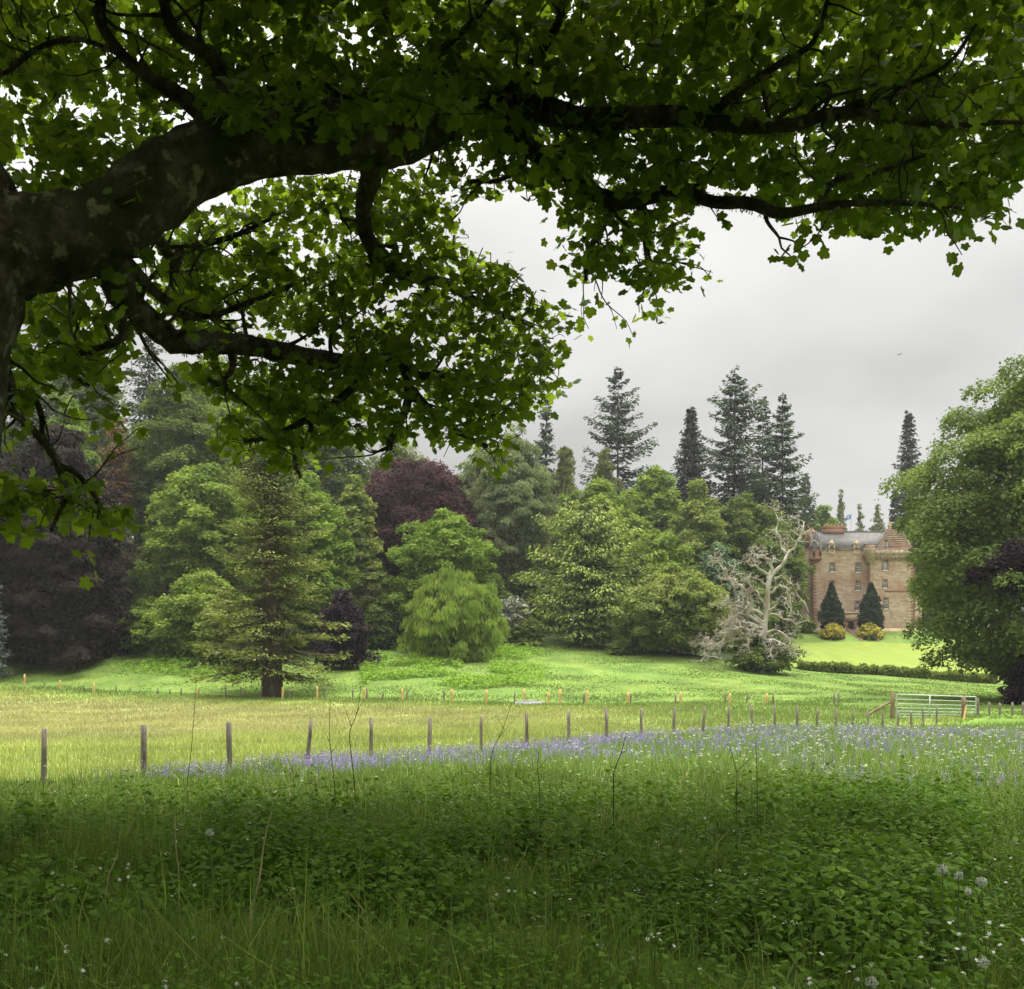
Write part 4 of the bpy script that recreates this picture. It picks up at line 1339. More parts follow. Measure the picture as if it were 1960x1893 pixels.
# trees just outside the frame so that the wood carries on
broad('oak_tree', 'dark oak outside the left edge of the wood', 'tree', -230, 700, 125, 190, M_OAK, seed=73, prof=DOME)

# hedge along the front of the lawn
r = np.random.default_rng(75)
hp0, hp1 = at(1530, 0, 130.0), at(1905, 0, 128.5)
ht = thing('hedge', 'low dark clipped hedge along the bottom of the bright lawn', 'hedge', (float((hp0[0] + hp1[0]) / 2), 129.3, float(ground((hp0[0] + hp1[0]) / 2, 129.3))))
n_ = 15000
s_ = r.uniform(0, 1, n_)
hxp = hp0[0] + (hp1[0] - hp0[0]) * s_
wob = np.interp(s_, np.linspace(0, 1, 40), r.uniform(0.65, 1.25, 40))
hyp = hp0[1] + (hp1[1] - hp0[1]) * s_ + r.uniform(-0.7, 0.7, n_)
hzp = ground(hxp, hyp) + np.abs(r.uniform(0, 1.0, n_)) ** 0.6 * 1.0 * wob
o0 = np.array(ht.location)
V, Fq = scatter(RHOMB_V, RHOMB_F, np.stack([hxp, hyp, hzp], 1), rvec(r, n_), rvec(r, n_) + [0, -0.2, .9], np.stack([np.full(n_, .26), np.full(n_, .42)], 1))
mesh('foliage', V, Fq, M_OLIVE, ht, var=np.repeat(r.uniform(0, 0.6, n_), 4), origin=o0)

# ------------------------------------------------------------------ the dead tree
def dz(zx, zy):
    return 0.741 * (1780 + zx / 4.116), 0.741 * (1300 + zy / 4.116)


DY = 113.0
DB = at(1455, 1287, DY)
DB[2] = float(ground(DB[0], DY))
dead = thing('dead_tree', 'bare silvery dead tree with twisted writhing branches', 'tree', DB)
rd = np.random.default_rng(81)


def dpt(zx, zy, dy=0.0):
    u, v = dz(zx, zy)
    return at(u, v, DY) + np.array([0, dy, 0]) - DB


DS = 0.741 / 4.116 / F * DY      # metres per zoom point


def gnarl(G, p, d, ln, rad, depth):
    """a writhing branch and its children"""
    n = 5
    pts = [p]
    dd = unit(d[None])[0]
    for i in range(n):
        dd = unit((dd + rd.normal(0, 0.62, 3) + np.array([0, 0, 0.05]))[None])[0]
        pts.append(pts[-1] + dd * ln / n)
    G.add(*tube(pts, np.linspace(rad, rad * 0.40, n + 1), 4, 1))
    if depth > 0:
        for k in range(rd.integers(2, 4)):
            i = rd.integers(2, n + 1)
            d2 = unit((pts[i] - pts[i - 1])[None])[0] + rd.normal(0, 0.8, 3)
            gnarl(G, pts[i], d2, ln * rd.uniform(0.4, 0.7), max(rad * rd.uniform(0.5, 0.7), 2.2 * DS), depth - 1)


trunk_pl = [(790, 1850, 70), (790, 1680, 58), (800, 1500, 55), (800, 1320, 52), (820, 1130, 48), (832, 1000, 46), (835, 870, 50), (865, 770, 42), (960, 680, 34)]
G = Geo()
G.add(*tube([dpt(a + rd.normal(0, 7), b) for a, b, _ in trunk_pl], [c * DS * 0.55 for *_, c in trunk_pl], 12, 3, 0.09, rd))
G.build('trunk', DEADWOOD, dead)
limbs = [
    ([(930, 710, 34), (1010, 620, 26), (1060, 530, 22), (1130, 470, 20), (1165, 390, 17), (1205, 280, 12), (1225, 190, 8)], 0.0, 12, 150),
    ([(1050, 550, 20), (995, 470, 17), (975, 380, 15), (942, 305, 13), (960, 190, 8), (930, 90, 6), (930, 5, 4)], 0.6, 10, 130),
    ([(850, 800, 38), (875, 710, 28), (845, 610, 20), (780, 550, 12), (700, 570, 8)], -0.5, 9, 130),
    ([(840, 760, 26), (740, 700, 18), (660, 670, 15), (610, 610, 10), (640, 540, 7)], -0.9, 9, 120),
    ([(780, 1260, 34), (690, 1180, 30), (625, 1110, 28), (600, 1010, 30), (590, 950, 28), (520, 880, 28), (430, 855, 25), (395, 790, 24), (372, 715, 20), (310, 660, 9), (290, 620, 6)], -0.8, 11, 130),
    ([(860, 960, 24), (910, 900, 20), (960, 868, 18), (1025, 900, 16), (1055, 1000, 13), (1070, 1090, 11), (1060, 1180, 8)], -0.8, 8, 110),
    ([(900, 800, 24), (990, 770, 12), (1080, 850, 12), (1150, 930, 10), (1220, 1010, 8), (1282, 1150, 5)], 0.5, 9, 120),
    ([(800, 1230, 30), (900, 1180, 22), (990, 1230, 16), (1100, 1290, 12), (1220, 1250, 7)], -1.0, 9, 120),
    ([(790, 1300, 34), (640, 1200, 28), (500, 1180, 24), (400, 1240, 18), (340, 1340, 13), (320, 1480, 9)], -1.6, 12, 140),
    ([(790, 1320, 34), (680, 1330, 28), (560, 1400, 24), (590, 1480, 20), (590, 1560, 12), (560, 1640, 6)], -2.0, 11, 120),
    ([(780, 1180, 30), (620, 1130, 22), (500, 1110, 18), (400, 1060, 12), (370, 1010, 7)], -1.2, 11, 130),
    ([(790, 1350, 34), (720, 1420, 26), (800, 1460, 20), (900, 1490, 15), (1000, 1560, 10), (1090, 1610, 6)], -2.4, 11, 120),
    ([(790, 1370, 30), (600, 1350, 24), (450, 1330, 18), (380, 1390, 14), (290, 1500, 10), (150, 1620, 7), (90, 1700, 5)], -1.8, 11, 130),
    ([(800, 1330, 28), (560, 1270, 22), (470, 1240, 18), (490, 1330, 15), (390, 1370, 12), (270, 1390, 8)], -2.6, 10, 120),
    ([(820, 1380, 26), (900, 1350, 18), (1000, 1420, 14), (1040, 1500, 9), (1060, 1620, 5)], -1.5, 9, 110),
    ([(800, 1100, 22), (740, 1010, 14), (700, 930, 11), (640, 900, 8), (600, 800, 5)], -0.8, 9, 100),
    ([(790, 1400, 26), (480, 1450, 16), (330, 1500, 12), (200, 1510, 8), (80, 1500, 5)], -0.8, 9, 110),
    ([(820, 1150, 18), (930, 1060, 12), (980, 1000, 9), (1000, 1090, 7), (1030, 1180, 5)], -0.5, 8, 90),
    ([(800, 1420, 26), (860, 1520, 18), (810, 1600, 12), (830, 1680, 7)], -2.2, 8, 90),
    ([(860, 820, 16), (780, 850, 12), (700, 820, 9), (600, 800, 6), (520, 830, 4)], -0.6, 8, 90),
]
for li_, (pl, dep, nch, cl) in enumerate(limbs):
    G = Geo()
    pl2 = [pl[0]]
    for q0_, q1_ in zip(pl[:-1], pl[1:]):
        pl2.append(tuple((a + b) / 2 + (rd.normal(0, 11) if i_ < 2 else 0) for i_, (a, b) in enumerate(zip(q0_, q1_))))
        pl2.append(q1_)
    pl = pl2
    n = len(pl)
    pts = [dpt(a + rd.normal(0, 4), b + rd.normal(0, 4), dep * min(1, i / (n - 1) * 1.6) + (rd.normal(0, 0.25) if i else 0)) for i, (a, b, c) in enumerate(pl)]
    G.add(*tube(pts, [c * DS * 0.62 for *_, c in pl], 7, 2, 0.07, rd))
    cp = catmull(np.array(pts), 2)
    rr_ = np.interp(np.linspace(0, 1, len(cp)), np.linspace(0, 1, n), [c for *_, c in pl])
    for k in range(int(nch * (3.2 if li_ in (4, 8, 9, 10, 11, 12, 13, 16, 18) else 1.3))):
        i = rd.integers(len(cp) // 5, len(cp))
        tdir = cp[min(i + 1, len(cp) - 1)] - cp[max(i - 1, 0)]
        d = unit(tdir[None])[0] * 0.6 + rd.normal(0, 0.8, 3) * np.array([1, 0.8, 0.9])
        gnarl(G, cp[i], d, cl * (0.95 if li_ > 3 else 1.1) * DS * rd.uniform(0.6, 1.4), max(rr_[i] * DS * 0.30, 3.5 * DS), 2)
    G.build('limb', DEADWOOD, dead)
broad('ivy_bush', 'dark green bush wrapped round the foot of the dead tree', 'shrub', 1462, 1205, 113.6, 66, M_OAK, seed=82, prof=MOUND, trunk=0, puff=0.24, dens=1.1)
# ------------------------------------------------------------------ fences, gate, trough


def post_geo(x, y, zb, h, wd, lx=0.0, ly=0.0, r=None, rot=0.0, chip=0.02):
    """a slightly bent, tapering post with worn top"""
    V = []
    ns = 5
    for i in range(ns):
        f = i / (ns - 1)
        for k in range(6):
            a = rot + k * math.pi / 3
            rad = wd / 2 * (1.06 - 0.12 * f) * (1 + (r.normal(0, 0.05) if r is not None else 0))
            z = zb - 0.3 + (h + 0.3) * f + (r.normal(0, chip) if (i == ns - 1 and r is not None) else 0)
            V.append((x + lx * f + rad * math.cos(a), y + ly * f + rad * math.sin(a), z))
    Fq = []
    for i in range(ns - 1):
        for k in range(6):
            k2 = (k + 1) % 6
            Fq.append((i * 6 + k, i * 6 + k2, (i + 1) * 6 + k2, (i + 1) * 6 + k))
    b = (ns - 1) * 6
    Fq += [(b, b + 1, b + 2, b + 3), (b, b + 3, b + 4, b + 5)]
    return V, Fq


rf_ = np.random.default_rng(91)
f0 = NEAR0
nf = thing('post_fence', 'near fence of weathered grey brown posts along the bluebells', 'fence', (f0[0], f0[1], float(ground(*f0))))
O0 = np.array(nf.location)
ptops = []
for k in range(-2, 26):
    p = NEAR0 + k * NEARD
    zb = float(ground(p[0], p[1]))
    if k in NEAR_TOP:
        zt = EYE - (NEAR_TOP[k] - HZ) / F * p[1]
    else:
        zt = zb + 1.05
    lx = {3: 0.13, 0: 0.03, 14: -0.05, 18: 0.05, 7: -0.02}.get(k, rf_.normal(0, 0.035))
    V, Fq = post_geo(p[0], p[1], zb, zt - zb, rf_.uniform(0.085, 0.112), lx, rf_.normal(0, 0.02), rf_, rf_.uniform(0, 1))
    mesh('post', V, Fq, POSTOLD, nf, origin=O0)
    ptops.append((p[0] + lx, p[1], zt))
for dz_ in (0.12, 0.45):
    G = Geo()
    G.add(*tube([(a, b - 0.07, c - dz_) for a, b, c in ptops], [0.0016] * len(ptops), 4, 1))
    G.build('wire', WIRE, nf, origin=O0)

ff = thing('post_fence', 'far fence of pale yellow new posts across the foot of the hill', 'fence', tuple(_fl[5]))
O1 = np.array(ff.location)
for (u_, vt, hpx, ln) in [(47, 1291, 22, 0), (115, 1302, 19, 0), (180, 1307, 20, 0), (378, 1317, 17, .1), (541, 1316, 21, 0), (607, 1314, 24, 0), (697, 1316, 24, 0), (770, 1318, 24, 0), (865, 1319, 24, 0), (931, 1321, 26, 0),
                          (1003, 1319, 25, 0), (1050, 1325, 26, 0), (1072, 1320, 27, 0), (1124, 1322, 29, 0), (1202, 1325, 22, 0), (1303, 1326, 24, 0), (1397, 1327, 24, 0), (1465, 1327, 25, .1), (-60, 1290, 22, 0)]:
    X1 = (u_ - 980) / F
    Yp = 84.0
    for _ in range(6):
        Yp = float(far_y(X1 * Yp))
    zt = EYE - (vt - HZ) / F * Yp
    x = X1 * Yp
    V, Fq = post_geo(x, Yp, min(float(ground(x, Yp)), zt - px(hpx, Yp)), zt - min(float(ground(x, Yp)), zt - px(hpx, Yp)), 0.19, ln, 0, rf_)
    mesh('post', V, Fq, POSTNEW, ff, origin=O1)
of = thing('stake_fence', 'thin grey old stakes leaning among the new yellow posts', 'fence', tuple(_fl[6] + [0, 1, 0]))
O2 = np.array(of.location)
for (u_, vt, hpx, ln) in [(84, 1303, 20, .05), (160, 1309, 18, 0), (222, 1312, 18, 0), (303, 1316, 20, -.05), (325, 1319, 18, 0), (345, 1317, 18, .1), (432, 1313, 22, 0), (460, 1316, 19, .05), (497, 1314, 22, .2), (553, 1319, 18, 0),
                          (620, 1313, 26, .1), (676, 1318, 22, -.05), (702, 1318, 22, 0), (730, 1322, 18, .2), (778, 1322, 18, .05), (850, 1321, 22, 0), (985, 1324, 20, 0), (1116, 1326, 26, .1), (1207, 1328, 22, 0), (1295, 1328, 24, -.1),
                          (1390, 1328, 25, -.1), (1424, 1330, 24, .3), (1597, 1327, 28, 0), (1605, 1326, 30, 0), (1480, 1327, 26, 0)]:
    X1 = (u_ - 980) / F
    Yp = 84.0
    for _ in range(6):
        Yp = float(far_y(X1 * Yp)) + 0.6
    zt = EYE - (vt - HZ) / F * Yp
    x = X1 * Yp
    zb = min(float(ground(x, Yp)), zt - px(hpx, Yp))
    V, Fq = post_geo(x, Yp, zb, zt - zb, 0.13, ln, 0, rf_)
    mesh('post', V, Fq, POSTOLD, of, origin=O2)

# gate with its posts
GYp = 56.5
GALV = noisemat('galvanised_steel', [(0.3, (0.36, 0.44, 0.36)), (0.7, (0.50, 0.58, 0.48))], 2.0, rough=0.5, metal=0.2)
ga_, gb_ = at(1716, 1328, GYp), at(1868, 1333, GYp)
gt = thing('field_gate', 'long pale galvanised field gate between brown posts', 'gate', (ga_[0], GYp, float(ground(ga_[0], GYp))))
OG = np.array(gt.location)
zt0, zb0 = EYE - (1329 - HZ) / F * GYp, EYE - (1372 - HZ) / F * GYp
zt1, zb1 = EYE - (1334 - HZ) / F * GYp, EYE - (1374 - HZ) / F * GYp
G = Geo()
G.add(*tube([(ga_[0], GYp, zt0), (ga_[0], GYp, zb0)], [0.035] * 2, 6, 1))
G.add(*tube([(gb_[0], GYp, zt1), (gb_[0], GYp, zb1)], [0.035] * 2, 6, 1))
G.build('end_stile', GALV, gt, origin=OG)
for f in (0.0, 0.22, 0.42, 0.60, 0.75, 0.88, 1.0):
    G = Geo()
    G.add(*tube([(ga_[0], GYp, zt0 + (zb0 - zt0) * f), (gb_[0], GYp, zt1 + (zb1 - zt1) * f)], [0.026 if f else 0.034] * 2, 6, 1))
    G.build('bar', GALV, gt, origin=OG)
for f in (0.415, 0.86):
    G = Geo()
    xb = ga_[0] + (gb_[0] - ga_[0]) * f
    G.box(xb - 0.03, xb + 0.03, GYp - 0.045, GYp - 0.03, zb0 + (zb1 - zb0) * f, zt0 + (zt1 - zt0) * f)
    G.build('brace', GALV, gt, origin=OG)
POSTBR = noisemat('brown_post_wood', [(0.3, (0.13, 0.085, 0.05)), (0.7, (0.30, 0.21, 0.13))], 3.0, rough=0.9, bump_d=0.01, stretch=(4, 4, 0.6))
for (u_, vt, hh, wd, nm, lb, mt, Yq, lx) in ((1708, 1325, 1.35, 0.24, 'gate_post', 'thick brown gate post at the left end of the field gate', POSTBR, 56.6, 0.02), (1845, 1333, 1.3, 0.25, 'gate_post', 'brown splintered post standing in front of the field gate', POSTBR, 55.4, -0.03), (1871, 1336, 1.15, 0.2, 'gate_post', 'grey square post at the right end of the field gate', POSTOLD, 56.6, 0)):
    p = at(u_, vt, Yq)
    zb = float(ground(p[0], Yq))
    V, Fq = post_geo(0, 0, 0, p[2] - zb, wd, lx, 0, rf_)
    tag(mesh(nm, V, Fq, mt, loc=(p[0], Yq, zb)), lb, 'post')
G = Geo()
p0, p1 = at(1662, 1368, 56.4), at(1705, 1344, 56.4)
G.add(*tube([p0, (p0 + p1) / 2 + [0, 0, 0.02], p1], [0.075, 0.07, 0.06], 7, 2, 0.06, rf_))
tag(G.build('stay_rail', POSTBR, None, origin=p0, loc=p0), 'sloping brown timber stay propped against the left gate post', 'rail')
G = Geo()
p0, p1 = at(1843, 1385, 54.8), at(1849, 1352, 55.2)
G.add(*tube([p0 - [0, 0, .1], p1], [0.07, 0.045], 5, 2))
tag(G.build('broken_rail', POSTNEW, None, origin=p0, loc=p0), 'pale broken timber leaning on the splintered gate post', 'rail')
# short stubs along the track right of the gate
for (u_, vt) in ((1893, 1345), (1915, 1346), (1938, 1344), (1957, 1344)):
    p = at(u_, vt, 58)
    zb = min(float(ground(p[0], 58)), p[2] - 0.6)
    V, Fq = post_geo(0, 0, 0, p[2] - zb, 0.14, rf_.normal(0, .03), 0, rf_)
    lb = {1893: 'grey stub post nearest the right end of the gate', 1915: 'second grey stub post right of the gate', 1938: 'third grey stub post under the big tree', 1957: 'last grey stub post at the right picture edge'}[u_]
    tag(mesh('stub_post', V, Fq, POSTOLD, loc=(p[0], 58, zb)), lb, 'post', 'stub posts right of the gate')
# trough
TY = 79.5
tp = at(1014, 1357, TY)
tp[2] = min(float(ground(tp[0], TY)), tp[2])
tr = thing('water_trough', 'long grey metal water trough in the field before the yellow posts', 'trough', tp)
TROUGH = noisemat('galvanised_trough', [(0.3, (0.34, 0.36, 0.34)), (0.7, (0.50, 0.52, 0.50))], 2.0, rough=0.6, metal=0.2)
zt = EYE - (1342.5 - HZ) / F * TY - tp[2]
hl = px(27, TY)
G = Geo()
for s in (-1, 1):
    G.hexa([(-hl * .96, s * 0.36, 0.05), (hl * .96, s * 0.36, 0.05), (hl * .96, s * 0.30, 0.05), (-hl * .96, s * 0.30, 0.05),
            (-hl, s * 0.46, zt), (hl, s * 0.46, zt), (hl, s * 0.42, zt), (-hl, s * 0.42, zt)])
    G.box(s * hl - 0.03, s * hl + 0.03, -0.44, 0.44, 0.05, zt - 0.002)
G.box(-hl * .95, hl * .95, -0.33, 0.33, 0.03, 0.09)
G.build('tank', TROUGH, tr)
G = Geo()
G.box(-hl * 0.45, hl * 0.55, -0.40, 0.40, zt + 0.002, zt + 0.11)
G.build('ballcock_cover', TROUGH, tr)
G = Geo()
G.box(hl - 0.28, hl - 0.06, -0.35, 0.35, -0.1, 0.045)
G.box(-hl + 0.06, -hl + 0.28, -0.35, 0.35, -0.1, 0.045)
G.build('plinth', POSTBR, tr)
# bird
G = Geo()
bp = at(1722, 679, 130)
G.add(*tube([(-0.22, 0, 0.02), (-0.08, 0, 0), (0.1, 0, 0.0), (0.24, 0, 0.03), (0.31, 0, 0.03)], [0.01, 0.05, 0.075, 0.045, 0.012], 6, 2))
for s in (-1, 1):
    G.add([(-0.05, s * 0.03, 0.03), (0.13, s * 0.03, 0.03), (0.10, s * 0.36, 0.20), (-0.02, s * 0.36, 0.20), (0.02, s * 0.66, 0.12), (-0.06, s * 0.66, 0.12)], [(0, 1, 2, 3), (3, 2, 4, 5)])
m_, t_, o_ = newmat('bird_feather')
princ(t_, o_, (0.03, 0.03, 0.03), 0.8, 0.1)
bd = tag(G.build('bird', m_, None, loc=bp), 'small dark bird flying in the grey sky above the house', 'bird')
bd.rotation_euler = (0.2, -0.9, 0.6)
bd.scale = (0.65, 0.65, 0.65)

# ------------------------------------------------------------------ the overhanging sycamore in the foreground
rs = np.random.default_rng(101)
SB = np.array([-4.75, 7.6, 0.0])
syc = thing('overhanging_sycamore', 'old mossy sycamore whose dark limbs and leaves hang across the top', 'tree', SB)


def limb_pts(pl):
    pl = [(a, b, c, d if d < 8 else 8 + (d - 8) * 0.75) for a, b, c, d in pl]
    P = np.array([at(a, b, d) for a, b, c, d in pl])
    R = np.array([px(c, d) * 0.86 for a, b, c, d in pl])
    return P, R


ALL = []     # polylines for moss and twigs
tp0 = at(-150, 560, 7.8)
G = Geo()
G.add(*tube([SB + [0, 0, -0.4], SB + [0.02, 0, 1.2], tp0 + [-0.1, 0, -0.9], at(-105, 430, 7.8), at(-190, 240, 7.9), at(-230, -150, 8.0), at(-210, -700, 8.4)], [0.95, 0.72, 0.62, 0.58, 0.42, 0.34, 0.2], 18, 5, 0.035, rs))
G.build('trunk', LIMB, syc, origin=SB, smooth=True)
MAIN = [(-120, 500, 120, 7.8), (-20, 480, 112, 7.9), (80, 462, 100, 8.0), (180, 440, 88, 8.1), (290, 368, 80, 8.3), (390, 300, 76, 8.6), (510, 272, 74, 9.0), (640, 262, 72, 9.3), (770, 252, 64, 9.7), (850, 226, 48, 10.0), (930, 202, 34, 10.2), (1010, 203, 27, 10.2), (1090, 218, 20, 10.1)]
SUBS = [
    [(900, 205, 34, 10.1), (960, 192, 28, 10.2), (1070, 215, 26, 10.1), (1180, 226, 24, 9.9), (1300, 222, 21, 9.6), (1420, 236, 18, 9.2), (1520, 236, 15, 8.9), (1610, 212, 12, 8.7), (1700, 226, 10, 8.5), (1800, 238, 8, 8.3), (1960, 242, 5, 8.1), (2080, 260, 4, 8.0)],
    [(910, 190, 24, 10.1), (970, 240, 20, 10.4), (1007, 279, 20, 10.6), (1075, 327, 20, 10.8), (1130, 360, 19, 10.9), (1177, 377, 18, 10.9), (1240, 374, 16, 10.8), (1300, 362, 15, 10.6), (1370, 378, 14, 10.3), (1430, 396, 14, 10.0), (1497, 412, 13, 9.7), (1565, 396, 10, 9.4), (1700, 388, 7, 9.0), (1840, 396, 4, 8.7)],
    [(1565, 396, 8, 9.4), (1600, 350, 7, 9.2), (1680, 320, 6, 9.0), (1770, 290, 4, 8.8)],
    [(1350, 222, 14, 9.4), (1420, 180, 10, 9.0), (1500, 130, 8, 8.6), (1560, 70, 6, 8.3), (1600, -20, 5, 8.0)],
    [(1610, 212, 9, 8.7), (1700, 180, 7, 8.4), (1800, 130, 5, 8.1), (1880, 60, 4, 7.9)],
    [(960, 192, 14, 10.2), (1010, 120, 11, 9.8), (1060, 60, 9, 9.4), (1080, -40, 8, 9.0)],
    [(491, 230, 22, 9.0), (500, 185, 18, 9.1), (567, 163, 16, 9.3), (643, 166, 15, 9.5), (735, 174, 14, 9.7), (786, 146, 11, 9.8), (830, 112, 9, 9.7), (900, 50, 7, 9.4), (960, -40, 5, 9)],
    [(410, 240, 26, 8.7), (370, 180, 20, 8.6), (300, 152, 14, 8.5), (236, 112, 13, 8.4), (205, 60, 13, 8.3), (198, 0, 13, 8.2), (190, -80, 13, 8.1)],
    [(300, 152, 8, 8.5), (240, 90, 6, 8.6), (150, 82, 6, 8.8), (90, 100, 6, 9.0), (0, 142, 5, 9.2), (-60, 160, 4, 9.4)],
    [(440, 225, 22, 8.8), (420, 150, 17, 8.7), (385, 100, 15, 8.6), (345, 60, 14, 8.5), (318, 0, 12, 8.4), (300, -80, 10, 8.3)],
    [(718, 300, 34, 9.6), (716, 340, 24, 9.9), (704, 391, 19, 10.6), (697, 452, 17, 11.2), (728, 490, 16, 11.6), (776, 538, 15, 12.0), (830, 540, 12, 12.3), (905, 562, 9, 12.6), (956, 596, 7, 12.8), (1020, 620, 5, 13)],
    [(190, 470, 60, 8.2), (215, 520, 42, 8.5), (240, 565, 33, 8.9), (275, 610, 28, 9.4), (325, 642, 27, 9.9), (400, 660, 25, 10.5), (500, 667, 23, 11.2), (600, 679, 21, 11.8), (672, 694, 19, 12.2), (723, 690, 16, 12.5), (767, 655, 13, 12.7), (800, 610, 8, 13)],
    [(723, 692, 13, 12.5), (767, 709, 12, 12.5), (784, 764, 10, 12.5), (750, 825, 8, 12.4), (753, 860, 6, 12.4)],
    [(784, 740, 9, 12.5), (818, 784, 8, 12.6), (872, 825, 7, 12.7), (927, 856, 5, 12.8)],
    [(767, 660, 11, 12.7), (801, 709, 10, 12.8), (842, 729, 10, 13), (910, 740, 9, 13.2), (978, 750, 6, 13.4), (1035, 743, 4, 13.6)],
    [(700, 700, 11, 12.3), (702, 726, 9, 12.3), (648, 760, 9, 12.1), (587, 800, 8, 11.9), (519, 834, 6, 11.7), (470, 850, 4, 11.6)],
    [(592, 798, 6, 11.9), (592, 830, 6, 11.9), (561, 876, 5, 11.8), (575, 905, 3, 11.8)],
    [(440, 664, 9, 10.8), (452, 705, 7, 10.8), (430, 745, 5, 10.7), (470, 770, 4, 10.8)],
    [(-60, 560, 36, 8.2), (-10, 600, 22, 8.4), (2, 640, 15, 8.6), (14, 682, 13, 8.8), (27, 750, 11, 9.0), (26, 791, 10, 9.1), (54, 818, 9, 9.1), (85, 852, 9, 9.2), (105, 910, 8, 9.3), (119, 947, 7, 9.3), (110, 985, 5, 9.3), (95, 1020, 3, 9.3)],
    [(30, 750, 8, 9.0), (60, 765, 7, 9.1), (76, 786, 7, 9.2), (82, 815, 6, 9.3), (77, 842, 4, 9.3)],
    [(108, 896, 6, 9.3), (143, 907, 6, 9.4), (177, 954, 5, 9.5), (181, 1010, 4, 9.6)],
    [(225, 540, 16, 8.7), (240, 590, 10, 8.8), (238, 634, 9, 8.9), (204, 651, 8, 9.0), (133, 682, 7, 9.2), (129, 709, 6, 9.2), (163, 740, 4, 9.3)],
    [(1130, 225, 14, 10.0), (1190, 300, 10, 11.5), (1230, 400, 9, 12.5), (1245, 500, 7, 13), (1255, 560, 4, 13.2)],
    [(1177, 377, 10, 10.9), (1150, 430, 8, 11.8), (1120, 490, 6, 12.6), (1130, 540, 4, 13)],
    [(1007, 279, 9, 10.6), (990, 320, 7, 11), (950, 345, 5, 11.5), (900, 350, 4, 11.8)],
    [(245, 505, 16, 8.6), (300, 560, 12, 9.6), (370, 600, 9, 10.4), (430, 600, 8, 11), (520, 560, 6, 11.5), (600, 540, 4, 12)],
    [(260, 430, 18, 8.6), (300, 470, 13, 9.2), (330, 520, 10, 9.8), (360, 480, 8, 10.4), (430, 440, 6, 11), (520, 420, 4, 11.5)],
]
P_, R_ = limb_pts(MAIN)
ALL.append((P_, R_))
G = Geo()
G.add(*tube(P_, R_, 16, 5, 0.05, rs))
G.build('main_limb', LIMB, syc, origin=SB, smooth=True)
for pl in SUBS:
    P_, R_ = limb_pts(pl)
    P_[1:] += rs.normal(0, 0.03, P_[1:].shape)
    ALL.append((P_, R_))
    G = Geo()
    G.add(*tube(P_, R_, 8, 4, 0.07, rs))
    G.build('branch', LIMB, syc, origin=SB, smooth=True)
# crooked side shoots that carry the twigs
SH = Geo()
SHP = []
for P_, R_ in list(ALL):
    cp = catmull(np.column_stack([P_, R_]), 4)
    L_ = np.linalg.norm(np.diff(cp[:, :3], axis=0), axis=1).sum()
    for k in range(int(L_ * 3.2) + 2):
        i = rs.integers(len(cp) // 6, len(cp) - 1)
        T = unit((cp[i + 1, :3] - cp[i, :3])[None])[0]
        d = unit((T * 0.7 + rs.normal(0, 0.7, 3) + np.array([0, 0, 0.1]))[None])[0]
        ln = rs.uniform(0.3, 0.95)
        p = cp[i, :3].copy()
        pts = [p]
        for q in range(6):
            d = unit((d + rs.normal(0, 0.32, 3) - np.array([0, 0, 0.0]))[None])[0]
            pts.append(pts[-1] + d * ln / 6)
        for q in (3, 4, 5, 6, 6, 6):
            SHP.append(np.concatenate([pts[q] + rs.normal(0, 0.03, 3), d]))
        r0 = min(max(cp[i, 3] * 0.4, 0.010), 0.028)
        SH.add(*tube(pts, np.linspace(r0, 0.004, 7), 5, 2))
        if rs.uniform() < 0.6:
            d2 = unit((d + rs.normal(0, 0.7, 3))[None])[0]
            SH.add(*tube([pts[3], pts[3] + d2 * ln * 0.2 + rs.normal(0, .04, 3), pts[3] + d2 * ln * 0.45], [r0 * 0.6, r0 * 0.45, 0.003], 4, 2))
SH.build('side_shoots', LIMB, syc, origin=SB)['kind'] = 'stuff'
# moss fringe on limbs
mp_, ma_, mn_, ms_ = [], [], [], []
for P_, R_ in ALL:
    cp = catmull(np.column_stack([P_, R_]), 4)
    seg = np.linalg.norm(np.diff(cp[:, :3], axis=0), axis=1)
    tot = seg.sum()
    n = int(tot * 420 * (0.5 + 3 * R_.mean()))
    s = rs.uniform(0, len(cp) - 1.001, n)
    i = s.astype(int)
    f = (s - i)[:, None]
    c = cp[i, :3] * (1 - f) + cp[i + 1, :3] * f
    rr_ = cp[i, 3] * (1 - f[:, 0]) + cp[i + 1, 3] * f[:, 0]
    T = unit(cp[i + 1, :3] - cp[i, :3])
    d = rvec(rs, n)
    d = unit(d - T * (d * T).sum(1, keepdims=True))
    mp_.append(c + d * (rr_ * 0.96)[:, None])
    ma_.append(d + np.array([0, 0, -0.5]) + rs.normal(0, 0.4, (n, 3)))
    mn_.append(rvec(rs, n))
    ms_.append(rs.uniform(0.015, 0.045, n))
mp_, ma_, mn_, ms_ = map(np.concatenate, (mp_, ma_, mn_, ms_))
V, Fq = scatter(RHOMB_V, RHOMB_F, mp_, ma_, mn_, np.stack([ms_ * 0.3, ms_], 1))
mesh('moss', V, Fq, MOSS, syc, var=np.repeat(rs.uniform(0, 1, len(mp_)), 4), origin=SB)

